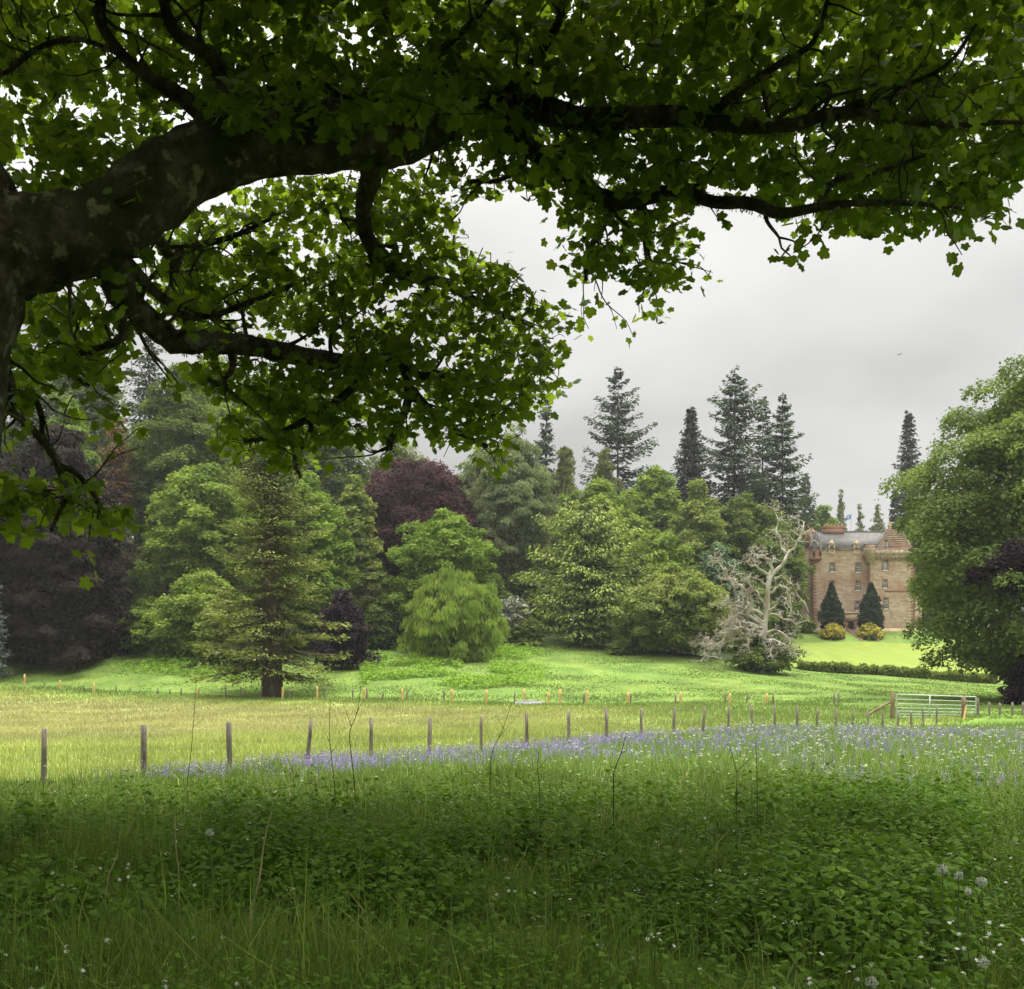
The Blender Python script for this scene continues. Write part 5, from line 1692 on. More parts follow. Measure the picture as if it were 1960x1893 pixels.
LEAF_O = [(0, 0.02), (0.20, -0.12), (0.42, -0.06), (0.53, 0.08), (0.44, 0.22), (0.58, 0.36), (0.64, 0.56), (0.46, 0.64), (0.34, 0.62), (0.26, 0.84), (0, 1.02)]
outl = LEAF_O + [(-a, b) for a, b in LEAF_O[-2:0:-1]]
LV = [(0, 0.36, 0.0)] + [(a, b, -0.16 * abs(a) - 0.16 * max(0, b - 0.36) ** 1.5 - 0.05 * math.sin(5 * a)) for a, b in outl]
LF = [(0, i, i + 1) for i in range(1, len(outl))] + [(0, len(outl), 1)]
LV, LF = np.array(LV), np.array(LF)

M_SYCLEAF = leafmat('sycamore_leaf', (0.070, 0.122, 0.020), (0.190, 0.260, 0.040), 0.56, (1.6, 1.6, 0.45), rough=0.5, spec=0.2)
REG = [
    ([(420, 150), (900, 130), (960, 250), (800, 250), (560, 250), (430, 230)], (7.6, 8.6), 70, 0.9),
    ([(-120, 250), (250, 230), (300, 330), (150, 390), (-120, 370)], (8.2, 10.5), 120, 0.85),
    # polygon, depth range, leaves per 10000 square points, size
    ([(-120, -140), (2420, -140), (2380, 120), (2160, 280), (2060, 310), (1940, 330), (1915, 430), (1800, 440), (1740, 420), (1660, 465), (1560, 445), (1480, 440), (1430, 395), (1380, 340), (1300, 330), (1180, 330), (1090, 340), (1000, 300), (900, 280), (860, 250), (560, 230), (420, 220), (400, 160), (-120, 150)], (8.8, 11.4), 118, 1.0),
    ([(-120, -140), (900, -140), (900, 230), (500, 240), (380, 270), (290, 340), (200, 400), (90, 420), (-120, 400)], (9.0, 12.0), 150, 0.84),
    ([(850, -140), (2400, -140), (2300, 200), (2000, 300), (1900, 400), (1600, 420), (1400, 360), (1100, 300), (850, 240)], (9.4, 12.2), 125, 0.95),
    ([(840, 310), (930, 270), (1100, 350), (1330, 390), (1325, 490), (1290, 550), (1235, 560), (1200, 510), (1120, 545), (1090, 510), (1065, 470), (1100, 440), (1070, 400), (1000, 360), (930, 365), (870, 350)], (9.8, 12.0), 190, 0.80),
    ([(1180, 240), (1340, 250), (1350, 350), (1330, 420), (1200, 400), (1050, 330), (1000, 290), (1100, 260)], (9.5, 12), 100, 0.85),
    ([(430, 350), (690, 345), (840, 310), (850, 380), (900, 470), (980, 515), (1030, 585), (1085, 600), (1085, 640), (1050, 690), (1070, 750), (1030, 780), (980, 800), (960, 860), (900, 835), (860, 850), (830, 820), (750, 845), (660, 840), (610, 870), (570, 900), (500, 870), (440, 860), (415, 830), (440, 780), (500, 740), (620, 710), (640, 640), (340, 625), (290, 590), (285, 510), (330, 440)], (10.2, 13.0), 300, 0.80),
    ([(340, 695), (400, 675), (640, 690), (700, 720), (600, 800), (450, 770), (360, 735)], (9.9, 12.0), 190, 0.84),
    ([(20, 570), (80, 540), (180, 545), (235, 630), (225, 690), (212, 750), (185, 790), (130, 735), (60, 755), (-60, 800), (-80, 600)], (8.4, 11.0), 150, 0.95),
    ([(-80, 890), (40, 895), (65, 940), (95, 1000), (55, 1015), (-80, 1010)], (8.4, 10.2), 190, 0.95),
    ([(100, 905), (150, 925), (180, 925), (185, 960), (245, 970), (258, 1000), (190, 1010), (140, 990), (95, 950)], (8.6, 10.2), 190, 0.95),
    ([(-60, 380), (120, 400), (-60, 430)], (9, 12), 60, 1.0),
    ([(-400, -800), (2300, -800), (2250, -60), (-300, -60)], (6.6, 9.4), 85, 1.25),
]
GAPS = [(250, 95, 34, 22), (500, 60, 26, 12), (20, 170, 34, 18), (238, 248, 24, 17), (40, 310, 36, 24), (520, 160, 20, 12), (430, 375, 26, 14), (450, 590, 30, 22), (930, 200, 8, 6), (1340, 300, 30, 20), (1740, 430, 5, 5), (1830, 95, 36, 26), (1650, 15, 20, 20), (1690, 330, 18, 8),
        (1420, 360, 40, 12), (1240, 300, 16, 10), (960, 310, 18, 8), (780, 560, 30, 12), (790, 480, 10, 20), (590, 480, 26, 10), (1600, 300, 10, 8), (1530, 120, 12, 8)]
lp, la, ln_, ls, lvv = [], [], [], [], []
TWG = Geo()
for poly, (d0, d1), dn, szf in REG:
    poly = np.array(poly, float)
    u0, v0 = poly.min(0)
    u1, v1 = poly.max(0)
    nb = int((u1 - u0) * (v1 - v0) / 10000 * dn / 7)
    u = rs.uniform(u0, u1, nb)
    v = rs.uniform(v0, v1, nb)
    k = inpoly(u, v, poly)
    for (gu, gv, ru, rv) in GAPS:
        k &= ((u - gu) / (ru + 8)) ** 2 + ((v - gv) / (rv + 8)) ** 2 > 1
    # clumps: thin out by noise
    k &= vnoise(u, v, 21, 40) + 0.45 * vnoise(u, v, 22, 15) > rs.uniform(0.12, 0.74, nb)
    u, v = u[k], v[k]
    n = len(u)
    d = rs.uniform(d0, d1, n)
    A = np.stack([(u - 980) / F * d, d, EYE - (v - HZ) / F * d], 1)
    az = rs.uniform(0, 2 * math.pi, n)
    D = np.stack([np.cos(az), np.sin(az), rs.normal(-0.15, 0.25, n)], 1)
    tl = rs.uniform(0.18, 0.42, n)
    for q in range(0, n, 3):
        jw = rs.normal(0, 0.05, (2, 3))
        TWG.add(*tube([A[q] - D[q] * tl[q] * 0.6 + [0, 0, 0.05], A[q] - D[q] * tl[q] * 0.2 + jw[0], A[q] + D[q] * tl[q] * 0.15 + jw[1] * 0.6, A[q] + D[q] * tl[q] * 0.45 - [0, 0, 0.06]], [0.006, 0.005, 0.004, 0.002], 4, 2))
    pv = rs.uniform(0, 1, n)
    for j in range(7):
        side = np.stack([-D[:, 1], D[:, 0], np.zeros(n)], 1) * (1 if j % 2 else -1)
        s = (j - 2.5) / 6
        pos = A + D * (tl * s)[:, None] + side * rs.uniform(0.02, 0.12, n)[:, None] + rs.normal(0, 0.035, (n, 3))
        ax = side * 0.7 + D * 0.5 + rs.normal(0, 0.35, (n, 3)) + np.array([0, 0, -0.45])
        nr = np.array([0, 0, 0.75]) + rs.normal(0, 0.5, (n, 3))
        lp.append(pos)
        la.append(ax)
        ln_.append(nr)
        ls.append(rs.uniform(0.072, 0.138, n) * szf)
        lvv.append(np.clip(0.5 * pv + 0.5 * rs.uniform(0, 1, n), 0, 1))
SHP = np.array(SHP)
m = len(SHP)
lp.append(SHP[:, :3] + rs.normal(0, 0.05, (m, 3)) - [0, 0, 0.03])
la.append(SHP[:, 3:] * 0.6 + rs.normal(0, 0.6, (m, 3)) + [0, 0, -0.35])
ln_.append(np.array([0, 0, 0.75]) + rs.normal(0, 0.5, (m, 3)))
ls.append(rs.uniform(0.06, 0.12, m))
lvv.append(rs.uniform(0, 1, m))
lp, la, ln_, ls, lvv = map(np.concatenate, (lp, la, ln_, ls, lvv))
V, Fq = scatter(LV, LF, lp, la, ln_, ls)
print('sycamore leaves', len(lp))
mesh('crown', V, Fq, M_SYCLEAF, syc, var=np.repeat(lvv, len(LV)), origin=SB)
TWG.build('twigs', TWIG, syc, origin=SB)
# the rest of the same crown, above and behind the viewer
n = 20000
ox = rs.uniform(-17, 13, n)
oy = rs.uniform(-11, 7.5, n)
oz = rs.uniform(4.4, 13, n)
k = (oz > EYE + 0.76 * np.maximum(oy, 0) + 1.0) & (((ox + 4.0) / 10.5) ** 2 + ((oy - 1) / 11.5) ** 2 < 1) & (oz < 13.5 - 0.02 * ((ox + 3) ** 2 + (oy - 2) ** 2))
k &= ~((np.abs(ox) < 3) & (np.abs(oy) < 3) & (oz < 4.6))
ox, oy, oz = ox[k], oy[k], oz[k]
n = len(ox)
V, Fq = scatter(LV, LF, np.stack([ox, oy, oz], 1), rvec(rs, n), rs.normal(0, 0.5, (n, 3)) + [0, 0, 0.9], rs.uniform(0.24, 0.4, n))
mesh('upper_crown', V, Fq, M_SYCLEAF, syc, var=np.repeat(rs.uniform(0, 1, n), len(LV)), origin=SB)

# ------------------------------------------------------------------ grass, flowers, ground cover
GRASS = colmat('grass_blade', 0.20)


def blades(pos, h, wd, az, lean, faz):
    """five vertex bent blades"""
    n = len(pos)
    d = np.stack([np.cos(az), np.sin(az), np.zeros(n)], 1)
    wv = np.stack([np.cos(faz), np.sin(faz), np.zeros(n)], 1) * (wd / 2)[:, None]
    up = np.array([0, 0, 1.0])
    m = pos + up * (h * 0.58)[:, None] + d * (h * lean * 0.28)[:, None]
    t = pos + up * (h * (1 - 0.28 * lean))[:, None] + d * (h * lean * 0.85)[:, None]
    V = np.stack([pos - wv, pos + wv, m - wv * 0.75, m + wv * 0.75, t], 1).reshape(-1, 3)
    b = (np.arange(n) * 5)[:, None]
    Fq = np.concatenate([b + np.array([0, 1, 3]), b + np.array([0, 3, 2]), b + np.array([2, 3, 4])], 1).reshape(-1, 3)
    return V, Fq


def wedge(r, n, y0, y1, power, margin=1.15):
    """points on the ground seen from the path: denser close by"""
    s = r.uniform(0, 1, n)
    if power == 1:
        y = y0 * (y1 / y0) ** s
    else:
        q = 1 - power + 1
        y = (y0 ** q + s * (y1 ** q - y0 ** q)) ** (1 / q)
    x = r.uniform(-0.5, 0.5, n) * y * margin + r.uniform(-0.6, 0.6, n)
    return x, y


rg = np.random.default_rng(111)
# long grass round the path, up to the near fence
x, y = wedge(rg, 330000, 2.6, 21, 1.5)
xo, yo = rg.uniform(-13, 19, 170000), rg.uniform(-2.5, 22, 170000)
ko = (np.abs(xo) > 0.56 * np.maximum(yo, 0) + 0.3) & (yo < 22) & ((np.abs(xo) > 0.9) | (np.abs(yo) > 0.9))
x, y = np.concatenate([x, xo[ko]]), np.concatenate([y, yo[ko]])
k = (y < fence_y(x) + 1.0)
x, y = x[k], y[k]
n = len(x)
cl = vnoise(x, y, 31, 0.9)
ht_ = (0.16 + 0.30 * cl * rg.uniform(0.5, 1.15, n) + 0.42 * np.clip(vnoise(x, y, 37, 1.6) * 1.7 - 0.6, 0, 1) * rg.uniform(0.4, 1.1, n)) * np.where((x / np.maximum(y, 0.5) > 0.36) & (y > 0), 0.8, 1.0)
ht_ = np.where(rg.uniform(0, 1, n) < 0.025, ht_ * 1.2 + 0.25, ht_)
uu_ = x / np.maximum(y, 0.5) * F + 980
ht_ = ht_ * np.where(fence_y(x) - y < np.interp(uu_, [200, 600, 1000, 1400, 1700, 2100], [2.5, 5.0, 7, 12, 20, 28]), np.where(uu_ < 560, 0.9, 0.55), 1.0)
ht_ = ht_ * np.clip(1.25 - 0.035 * y, 0.6, 1)
wd_ = rg.uniform(0.004, 0.009, n) * np.clip(np.where(np.abs(x) > 0.56 * y, 9, y) / 6, 1, 3)
pal = np.array([[0.115, 0.195, 0.028], [0.180, 0.265, 0.038], [0.235, 0.290, 0.056], [0.075, 0.135, 0.024], [0.34, 0.29, 0.12]])
pi = rg.choice(5, n, p=[.34, .34, .16, .14, .02])
cc = pal[pi] * rg.uniform(0.75, 1.2, (n, 1)) * (0.8 + 0.4 * vnoise(x, y, 32, 1.7))[:, None]
V, Fq = blades(np.stack([x, y, ground(x, y) - 0.02], 1), ht_, wd_, rg.uniform(0, 6.28, n), np.abs(rg.normal(0.42, 0.42, n)).clip(0, 1.4), rg.uniform(0, 6.28, n))
o = mesh('long_grass', V, Fq, GRASS, col=np.repeat(cc, 5, 0))
o['kind'] = 'stuff'
o['label'] = 'long uncut grass in the shade of the tree'
# pasture between the two fences
x, y = wedge(rg, 390000, 17.5, 96, 1.1, 1.35)
k = (y > fence_y(x) - 1.0) & (y < far_y(x) + 1.5) & (x > -60) & (x < 60)
x, y = x[k], y[k]
n = len(x)
cc = grass_colour(x, y) * rg.uniform(0.75, 1.35, (n, 1)) * np.array([1.05, 1.0, 1.0])
ht_ = rg.uniform(0.10, 0.34, n) * (0.6 + 0.7 * vnoise(x, y, 33, 1.6))
V, Fq = blades(np.stack([x, y, ground(x, y) - 0.02], 1), ht_, rg.uniform(0.007, 0.012, n) * y / 14, rg.uniform(0, 6.28, n), np.abs(rg.normal(0.3, 0.3, n)).clip(0, 1.1), rg.uniform(0, 6.28, n))
o = mesh('pasture_grass', V, Fq, GRASS, col=np.repeat(cc, 5, 0))
o['kind'] = 'stuff'
o['label'] = 'yellow green seeding grass in the fenced field'
# rough grass on the hill
x, y = wedge(rg, 220000, 46, 134, 1.0, 1.3)
k = (y > far_y(x) - 1) & (y < np.minimum(wood_y(x) + 2, 128.5)) & (x > -62)
x, y = x[k], y[k]
n = len(x)
cc = grass_colour(x, y) * rg.uniform(0.95, 1.4, (n, 1))
ht_ = rg.uniform(0.07, 0.20, n) * (0.5 + 0.8 * vnoise(x, y, 34, 2.6))
V, Fq = blades(np.stack([x, y, ground(x, y) - 0.05], 1), ht_, rg.uniform(0.06, 0.14, n), rg.uniform(0, 6.28, n), np.abs(rg.normal(0.4, 0.3, n)).clip(0, 1.1), rg.uniform(0, 6.28, n))
o = mesh('hill_grass', V, Fq, GRASS, col=np.repeat(cc, 5, 0))
o['kind'] = 'stuff'
o['label'] = 'rough green grass on the hillside below the wood'
# bracken on the slope
u = rg.uniform(200, 1060, 60000)
yb = rg.uniform(92, 124, 60000)
xb = (u - 980) / F * yb
k = (yb > far_y(xb) + 9) & (yb < wood_y(xb) + 2) & (vnoise(xb, yb, 35, 4.0) + 0.5 * vnoise(xb, yb, 36, 1.4) > 0.66)
k &= (u < 460) | (u > 690)
k &= rg.uniform(0, 1, 60000) < np.clip(np.minimum(u - 200, 1060 - u) / 110, 0, 1) * np.clip((yb - far_y(xb) - 8) / 7, 0, 1)
xb, yb = xb[k], yb[k]
n = len(xb)
hb = rg.uniform(0.1, 0.75, n)
V, Fq = scatter(RHOMB_V, RHOMB_F, np.stack([xb, yb, ground(xb, yb) + hb], 1), rvec(rg, n) * [1, 1, .5] + [0, 0, -.1], rvec(rg, n) + [0, 0, 1.3], np.stack([rg.uniform(.12, .22, n), rg.uniform(.3, .6, n)], 1))
o = mesh('bracken', V, Fq, M_BRACKEN, var=np.repeat(rg.uniform(0, 1, n), 4))
o['kind'] = 'stuff'
o['label'] = 'yellow green bracken on the slope under the trees'

# nettles and other broad leaved weeds
NET_V = np.array([(0, 0, 0), (0.30, 0.16, -0.04), (0.34, 0.38, -0.07), (0.16, 0.72, -0.12), (0, 1.0, -0.22), (-0.16, 0.72, -0.12), (-0.34, 0.38, -0.07), (-0.30, 0.16, -0.04), (0, 0.4, 0.03)])
NET_F = np.array([(8, 0, 1), (8, 1, 2), (8, 2, 3), (8, 3, 4), (8, 4, 5), (8, 5, 6), (8, 6, 7), (8, 7, 0)])
M_NETTLE = leafmat('nettle_leaf', (0.0274, 0.0645, 0.0078), (0.1257, 0.2271, 0.0255), 0.3, (1.2, 1.3, 0.5), rough=0.7, spec=0.12)
x, y = wedge(rg, 12500, 2.7, 13.5, 1.2)
ru = x / y * F + 980
dens_ = 0.26 + 0.7 * np.clip(1 - ((ru - 1640) / 260) ** 2, 0, 1) * np.clip((y - 4.6) / 1.5, 0, 1) + 0.75 * np.clip((1250 - ru) / 700, 0, 1) * np.clip((11.5 - y) / 3, 0, 1)
dens_ *= np.clip(2.0 * vnoise(x, y, 41, 0.9) - 0.35, 0, 1.3)
dens_ *= np.clip((1900 - ru) / 60, 0, 1)
k = rg.uniform(0, 1, len(x)) < dens_
x, y = x[k], y[k]
n = len(x)
H_ = rg.uniform(0.42, 0.64, n) * (0.55 + 0.85 * vnoise(x, y, 42, 0.8)) * np.where(np.abs(x / y * F + 980 - 1650) < 260, 1.12, 1.0)
leanv = rg.normal(0, 0.10, (n, 2))
z0_ = ground(x, y)
NP, NA, NN, NS, NVv = [], [], [], [], []
pv = rg.uniform(0, 1, n)
for j in range(8):
    f = 0.25 + 0.75 * j / 7
    for side in (0, 1):
        az = pv * 20 + j * math.pi / 2 + side * math.pi + rg.normal(0, 0.25, n)
        d = np.stack([np.cos(az), np.sin(az), rg.normal(-0.12, 0.32, n) + 0.3 * (j == 7)], 1)
        NP.append(np.stack([x + leanv[:, 0] * f * H_, y + leanv[:, 1] * f * H_, z0_ + f * H_], 1) + d * 0.015)
        NA.append(d)
        NN.append(np.array([0, 0, 1.0]) + rg.normal(0, 0.42, (n, 3)))
        NS.append(rg.uniform(0.048, 0.105, n) * np.clip(y / 5.5, 0.5, 1.05) * (1.15 - 0.62 * max(0, f - 0.5) * 2 * 0.8))
        NVv.append(np.clip(0.25 * pv + 0.55 * f ** 2 + 0.3 * rg.uniform(0, 1, n), 0, 1))
NP, NA, NN, NS, NVv = map(np.concatenate, (NP, NA, NN, NS, NVv))
V, Fq = scatter(NET_V, NET_F, NP, NA, NN, np.stack([NS * 0.95, NS], 1))
o = mesh('nettles', V, Fq, M_NETTLE, var=np.repeat(NVv, len(NET_V)))
o['kind'] = 'stuff'
o['label'] = 'dark green nettles growing thickly among the grass'
V, Fq = blades(np.stack([x, y, z0_], 1), H_, np.full(n, 0.006), np.arctan2(leanv[:, 1], leanv[:, 0]), np.hypot(leanv[:, 0], leanv[:, 1]), rg.uniform(0, 6.28, n))
o = mesh('nettle_stems', V, Fq, GRASS, col=np.repeat(np.tile([[0.07, 0.10, 0.03]], (n, 1)), 5, 0))
o['kind'] = 'stuff'
o['label'] = 'thin stems of the nettles'
# ferny fine leaved cow parsley foliage, low
x, y = wedge(rg, 46000, 2.6, 15, 1.4)
k = vnoise(x, y, 43, 1.1) > 0.52
x, y = x[k], y[k]
n = len(x)
V, Fq = scatter(NET_V, NET_F, np.stack([x, y, ground(x, y) + rg.uniform(0.12, 0.5, n)], 1), rvec(rg, n) * [1, 1, .4], rvec(rg, n) * .7 + [0, 0, 1], np.stack([rg.uniform(.018, .035, n), rg.uniform(.04, .08, n)], 1))
o = mesh('cow_parsley_leaves', V, Fq, M_NETTLE, var=np.repeat(rg.uniform(0, 1, n), len(NET_V)))
o['kind'] = 'stuff'
o['label'] = 'feathery low leaves between the grass blades'

# bluebells along and before the fence
FLOWER = colmat('flower_petal', 0.3)
u = rg.uniform(180, 2100, 60000)
yb = 15.5 + 32 * rg.uniform(0, 1, 60000) ** 1.2
xb = (u - 980) / F * yb
dd_ = fence_y(xb) - yb                         # metres in front of the fence
wlim = np.interp(u, [200, 600, 1000, 1400, 1700, 2100], [2.0, 4.4, 6.5, 11, 19, 27])
back = np.interp(u, [200, 900, 1300, 2100], [0.3, 0.4, 0.8, 3.5])
k = (dd_ < wlim) & (dd_ > -back)
fade = np.clip(1.25 - np.clip(dd_, 0, None) / np.maximum(wlim, 1), 0, 1) * np.clip((u - 230) / 260, 0.1, 1)
k &= rg.uniform(0, 1, len(u)) < fade * (0.08 + 1.0 * np.clip(vnoise(xb, yb, 51, 1.5) * 2.1 - 0.58 + 0.3 * (vnoise(xb, yb, 52, 0.5) - 0.5), 0, 1)) * np.interp(u, [180, 900, 1500, 2100], [1.3, 1.0, 0.42, 0.22])
xb, yb = xb[k], yb[k]
n = len(xb)
print('bluebells', n)
hb = rg.uniform(0.26, 0.44, n)
zb = ground(xb, yb)
BP, BA, BN, BS, BC = [], [], [], [], []
hue = np.array([[0.26, 0.195, 0.51], [0.34, 0.265, 0.54], [0.20, 0.155, 0.48], [0.40, 0.33, 0.55]])[rg.choice(4, n)]
for j in range(6):
    az = rg.uniform(0, 6.28, n)
    d = np.stack([np.cos(az), np.sin(az), np.full(n, -0.7)], 1)
    BP.append(np.stack([xb, yb, zb + hb * (0.62 + 0.38 * j / 5)], 1) + d * [0.012, 0.012, 0])
    BA.append(d)
    BN.append(rvec(rg, n))
    BS.append(rg.uniform(0.022, 0.034, n) * np.clip(yb / 22, 0.9, 1.6))
    BC.append(hue * rg.uniform(0.75, 1.25, (n, 1)))
BP, BA, BN, BS, BC = map(np.concatenate, (BP, BA, BN, BS, BC))
V, Fq = scatter(RHOMB_V, RHOMB_F, BP, BA, BN, np.stack([BS * 0.8, BS], 1))
o = mesh('bluebells', V, Fq, FLOWER, col=np.repeat(BC, 4, 0))
o['kind'] = 'stuff'
o['label'] = 'violet bluebells flowering in a band along the fence'
# grass and leaves among the bluebells
x = rg.uniform(-10, 32, 200000)
y = rg.uniform(14, 50, 200000)
k = (y < fence_y(x) + 0.6) & (y > fence_y(x) - 22) & (np.abs(x / y) < 0.72)
x, y = x[k], y[k]
n = len(x)
pal = np.array([[0.15, 0.25, 0.042], [0.20, 0.30, 0.055], [0.26, 0.31, 0.09], [0.32, 0.30, 0.15]])
cc = pal[rg.choice(4, n, p=[.36, .34, .2, .1])] * rg.uniform(0.8, 1.2, (n, 1))
V, Fq = blades(np.stack([x, y, ground(x, y) - 0.02], 1), rg.uniform(0.20, 0.50, n), rg.uniform(0.008, 0.014, n) * y / 18, rg.uniform(0, 6.28, n), np.abs(rg.normal(0.35, 0.3, n)).clip(0, 1.2), rg.uniform(0, 6.28, n))
o = mesh('bluebell_grass', V, Fq, GRASS, col=np.repeat(cc, 5, 0))
o['kind'] = 'stuff'
o['label'] = 'light green grass growing among the bluebells'
# white umbels
u = rg.uniform(60, 2100, 8500)
yb = rg.uniform(3.2, 40, 8500)
xb = (u - 980) / F * yb
pr_ = np.where(yb > 14, np.clip((u - 600) / 1000, 0.1, 1) * 0.30, 0.05) * (yb < fence_y(xb) + 1) * np.where((yb < 14) & (u > 1700), 1.0, 1)
k = rg.uniform(0, 1, len(u)) < pr_
xb, yb = xb[k], yb[k]
n = len(xb)
hb = np.where(yb > 14, rg.uniform(0.36, 0.56, n), rg.uniform(0.32, 0.6, n))
zb = ground(xb, yb)
WP = []
for j in range(12):
    a = rg.uniform(0, 6.28, n)
    q = rg.uniform(0, 0.035, n)
    WP.append(np.stack([xb + np.cos(a) * q, yb + np.sin(a) * q, zb + hb - q * 0.3 + rg.normal(0, .004, n)], 1))
WP = np.concatenate(WP)
m = len(WP)
sz = np.tile(np.clip(yb / 14, 0.8, 1.7), 12) * rg.uniform(0.008, 0.016, m)
V, Fq = scatter(RHOMB_V, RHOMB_F, WP, rvec(rg, m) * [1, 1, .3], rvec(rg, m) * .5 + [0, 0, 1], np.stack([sz, sz * 1.2], 1))
o = mesh('cow_parsley_flowers', V, Fq, FLOWER, col=np.tile([[0.62, 0.64, 0.48]], (m * 4, 1)))
o['kind'] = 'stuff'
o['label'] = 'creamy white cow parsley flower heads scattered in the grass'
V, Fq = blades(np.stack([xb, yb, zb], 1), hb, np.clip(yb * 0.0005, 0.004, 0.012), rg.uniform(0, 6.28, n), np.zeros(n), rg.uniform(0, 6.28, n))
o = mesh('cow_parsley_stems', V, Fq, GRASS, col=np.repeat(np.tile([[0.13, 0.20, 0.06]], (n, 1)), 5, 0))
o['kind'] = 'stuff'
o['label'] = 'thin green stems under the white flower heads'
# small white stitchwort close by, in patches
x, y = wedge(rg, 2600, 3.0, 8.5, 1.2, 1.0)
k = (vnoise(x, y, 61, 0.7) > 0.70) & (rg.uniform(0, 1, len(x)) < 0.55)
x, y = x[k], y[k]
n = len(x)
zz_ = ground(x, y) + rg.uniform(0.3, 0.52, n)
SP, SA, SN = [], [], []
tiltn = unit(rvec(rg, n) * 0.6 + np.array([0, -0.5, 0.8]))
for j in range(5):
    a = j * 2 * math.pi / 5
    e1 = unit(np.cross(tiltn, np.array([1.0, 0.2, 0.1])))
    e2 = np.cross(tiltn, e1)
    d = e1 * math.cos(a) + e2 * math.sin(a)
    SP.append(np.stack([x, y, zz_], 1))
    SA.append(d)
    SN.append(tiltn)
SP, SA, SN = map(np.concatenate, (SP, SA, SN))
V, Fq = scatter(RHOMB_V, RHOMB_F, SP, SA, SN, np.stack([np.full(len(SP), .009), np.full(len(SP), .014)], 1))
o = mesh('stitchwort_flowers', V, Fq, FLOWER, col=np.tile([[0.72, 0.72, 0.68]], (len(V), 1)))
o['kind'] = 'stuff'
o['label'] = 'tiny white star flowers in the shaded grass'

# ------------------------------------------------------------------ single plants one can point to
DRY = noisemat('dry_stalk', [(0.3, (0.26, 0.22, 0.11)), (0.7, (0.42, 0.36, 0.20))], 12.0)
DARKST = noisemat('dark_stem', [(0.3, (0.030, 0.036, 0.018)), (0.7, (0.07, 0.07, 0.035))], 12.0)
rp = np.random.default_rng(121)


def stalk(name, label, pts, d, r0, mat, branches=(), cat='stalk'):
    P = [at(a, b, d) for a, b in pts]
    base = np.array([P[-1][0], d, float(ground(P[-1][0], d))])
    t = thing(name, label, cat, base)
    path = P + [base + [0, 0, -0.03]] if P[-1][2] > base[2] else P
    r0 = r0 * (0.55 if cat == 'sapling' else 0.8)
    G = Geo()
    G.add(*tube([p + rp.normal(0, 0.006, 3) for p in path], np.linspace(r0 * 0.45, r0, len(path)), 6, 3))
    G.build('stem', mat, t, origin=base)
    for b in branches:
        G = Geo()
        G.add(*tube([at(a, c, d + rp.normal(0, .05)) for a, c in b], np.linspace(r0 * 0.6, r0 * 0.2, len(b)), 5, 2))
        G.build('side_twig', mat, t, origin=base)
    return t


stalk('dry_stalk', 'tall pale dry stalk leaning left of centre in the shade', [(521, 1553), (508, 1610), (494, 1690), (480, 1772)], 5.2, 0.0075, DRY)
stalk('dry_stalk', 'shorter pale dry stalk in the nettles at far left', [(234, 1590), (222, 1640), (205, 1708)], 5.4, 0.005, DRY)
stalk('dry_stalk', 'thin upright straw coloured stalk between the two leaning ones', [(334, 1560), (337, 1620), (342, 1692)], 5.6, 0.005, DRY)
stalk('bare_sapling', 'bare dark twig rising before the fence, left of the dandelion', [(376, 1306), (372, 1370), (366, 1440), (360, 1500)], 13, 0.010, DARKST, [[(372, 1390), (392, 1372)]], 'sapling')
stalk('bare_sapling', 'bare forked twig standing over the bluebells beside the leaning post', [(633, 1338), (630, 1400), (635, 1450), (640, 1520)], 12, 0.011, DARKST, [[(634, 1440), (655, 1415)], [(633, 1425), (622, 1400)]], 'sapling')
stalk('bare_sapling', 'taller bare sapling with side twigs right of the leaning post', [(690, 1312), (682, 1365), (668, 1405), (672, 1450), (680, 1520)], 12, 0.012, DARKST, [[(682, 1365), (705, 1325)], [(672, 1390), (655, 1340)]], 'sapling')
stalk('bare_sapling', 'bare slanting twig at centre before the bluebells', [(980, 1345), (960, 1400), (943, 1440), (938, 1500)], 12.5, 0.011, DARKST, [[(955, 1412), (990, 1370)], [(965, 1395), (952, 1375)]], 'sapling')
stalk('bare_sapling', 'black curved stem leaning right, at the right of centre', [(1201, 1402), (1190, 1440), (1178, 1475), (1174, 1510)], 9.5, 0.012, DARKST, [[(1190, 1442), (1200, 1436)]], 'sapling')
stalk('bare_sapling', 'thin black stem broken over into a triangle', [(1410, 1480), (1411, 1530), (1413, 1600)], 9.0, 0.011, DARKST, [[(1410, 1478), (1400, 1440), (1396, 1424)], [(1410, 1478), (1432, 1455), (1444, 1448)]], 'sapling')
stalk('bare_sapling', 'straight dark upright stem beside the broken one', [(1446, 1420), (1448, 1480), (1450, 1600)], 9.0, 0.009, DARKST, [], 'sapling')
stalk('bare_sapling', 'short dark twig fork left of the black curved stem', [(1030, 1440), (1028, 1470), (1032, 1520)], 9.5, 0.009, DARKST, [[(1028, 1475), (1050, 1448)]], 'sapling')
M_CLOCK = leafmat('dandelion_seed', (0.50, 0.50, 0.46), (0.68, 0.68, 0.64), 0.4, (1, 1, 1))


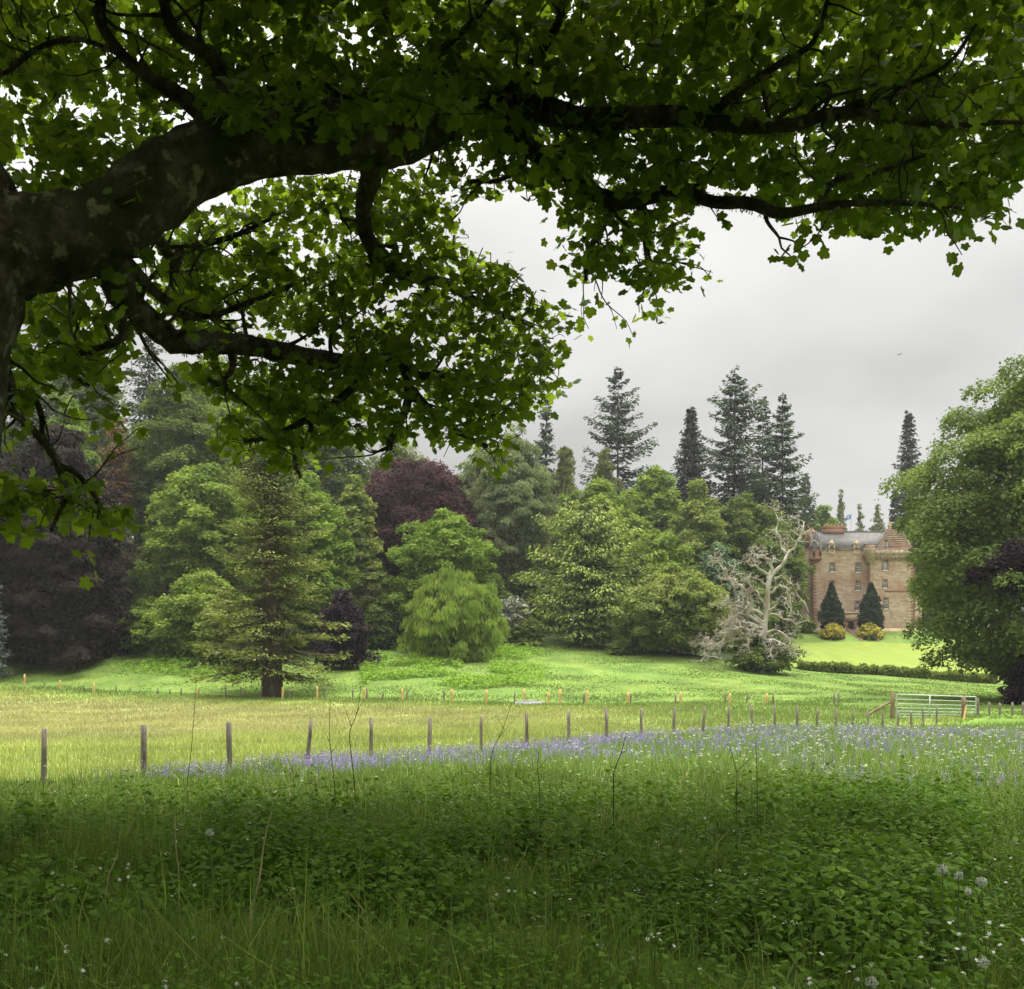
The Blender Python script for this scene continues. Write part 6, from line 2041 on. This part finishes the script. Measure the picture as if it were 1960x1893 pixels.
def clock(label, u, v, d, rad=0.024):
    c = at(u, v, d)
    rad *= 0.82
    base = np.array([c[0] + rp.normal(0, .03), d, float(ground(c[0], d))])
    t = thing('dandelion_clock', label, 'flower', base, 'dandelion clocks in the grass')
    G = Geo()
    G.add(*tube([base, (base + c) / 2 + [0.01, 0, 0], c], [0.004, 0.0035, 0.003], 5, 3))
    G.build('stem', noise_stem, t, origin=base)
    n = 95
    dv = rvec(rp, n)
    V1, F1 = scatter(RHOMB_V, RHOMB_F, c + dv * rad * 0.25, dv, rvec(rp, n), np.stack([np.full(n, .0012), np.full(n, rad * .75)], 1))
    V2, F2 = scatter(RHOMB_V, RHOMB_F, c + dv * rad, rvec(rp, n), dv + rvec(rp, n) * .3, np.stack([np.full(n, .0055), np.full(n, .0075)], 1))
    V = np.vstack([V1, V2])
    mesh('seed_head', V, np.vstack([F1, F2 + len(V1)]), M_CLOCK, t, var=rp.uniform(0, 1, len(V)), origin=base)
    return t


noise_stem = noisemat('green_stem', [(0.3, (0.09, 0.13, 0.04)), (0.7, (0.15, 0.19, 0.07))], 10.0)
clock('lone dandelion clock in the shade left of the tall dry stalk', 402, 1593, 5.6)
clock('large round dandelion clock at right, topmost of its cluster', 1835, 1676, 4.9, .026)
clock('dandelion clock at the left of the right hand cluster, beside the nettles', 1804, 1664, 5.0, .03)
clock('dandelion clock at right, nearest the picture edge in its cluster', 1878, 1688, 4.9, .03)
clock('half blown dandelion clock below the right hand cluster', 1853, 1706, 4.8, .02)
clock('ragged dandelion clock low at the lower right in the grass', 1882, 1842, 3.9, .025)
clock('faint dandelion clock at the bottom edge right of centre', 1668, 1880, 3.8, .024)
# one bright young nettle standing clear in the middle right
nb_ = at(1600, 1620, 5.6)
bs_ = np.array([nb_[0], 5.6, float(ground(nb_[0], 5.6))])
t = thing('nettle_plant', 'bright young nettle standing clear of the grass right of centre', 'plant', bs_)
G = Geo()
G.add(*tube([bs_, (bs_ + nb_) / 2 + [.01, 0, 0], nb_], [.006, .005, .003], 6, 3))
G.build('stem', noise_stem, t, origin=bs_)
for j, f in enumerate((0.55, 0.72, 0.86, 0.98)):
    n = 2
    az = np.array([0.2, math.pi + 0.1]) + j * math.pi / 2 * 0.9
    d = np.stack([np.cos(az), np.sin(az), np.full(2, -0.15 + .2 * (j > 2))], 1)
    V, Fq = scatter(NET_V, NET_F, np.tile(bs_ + (nb_ - bs_) * f, (2, 1)), d, np.tile([[0, -.3, 1.0]], (2, 1)), np.full(2, 0.14 - .025 * j))
    mesh('leaf_pair', V, Fq, M_BRACKEN, t, var=np.full(len(V), .6), origin=bs_)

# ------------------------------------------------------------------ damp air
G = Geo()
G.box(-1000, 1000, -700, 1600, -14.0, 72.0)
m_, t_, o_ = newmat('damp_air')
pv_ = t_.nodes.new('ShaderNodeVolumePrincipled')
pv_.inputs['Color'].default_value = (0.92, 0.94, 0.96, 1)
pv_.inputs['Density'].default_value = 0.0002
pv_.inputs['Anisotropy'].default_value = 0.2
t_.links.new(pv_.outputs[0], o_.inputs['Volume'])
hz_ = G.build('haze', m_)
hz_['kind'] = 'stuff'
hz_['label'] = 'thin damp haze in the air'
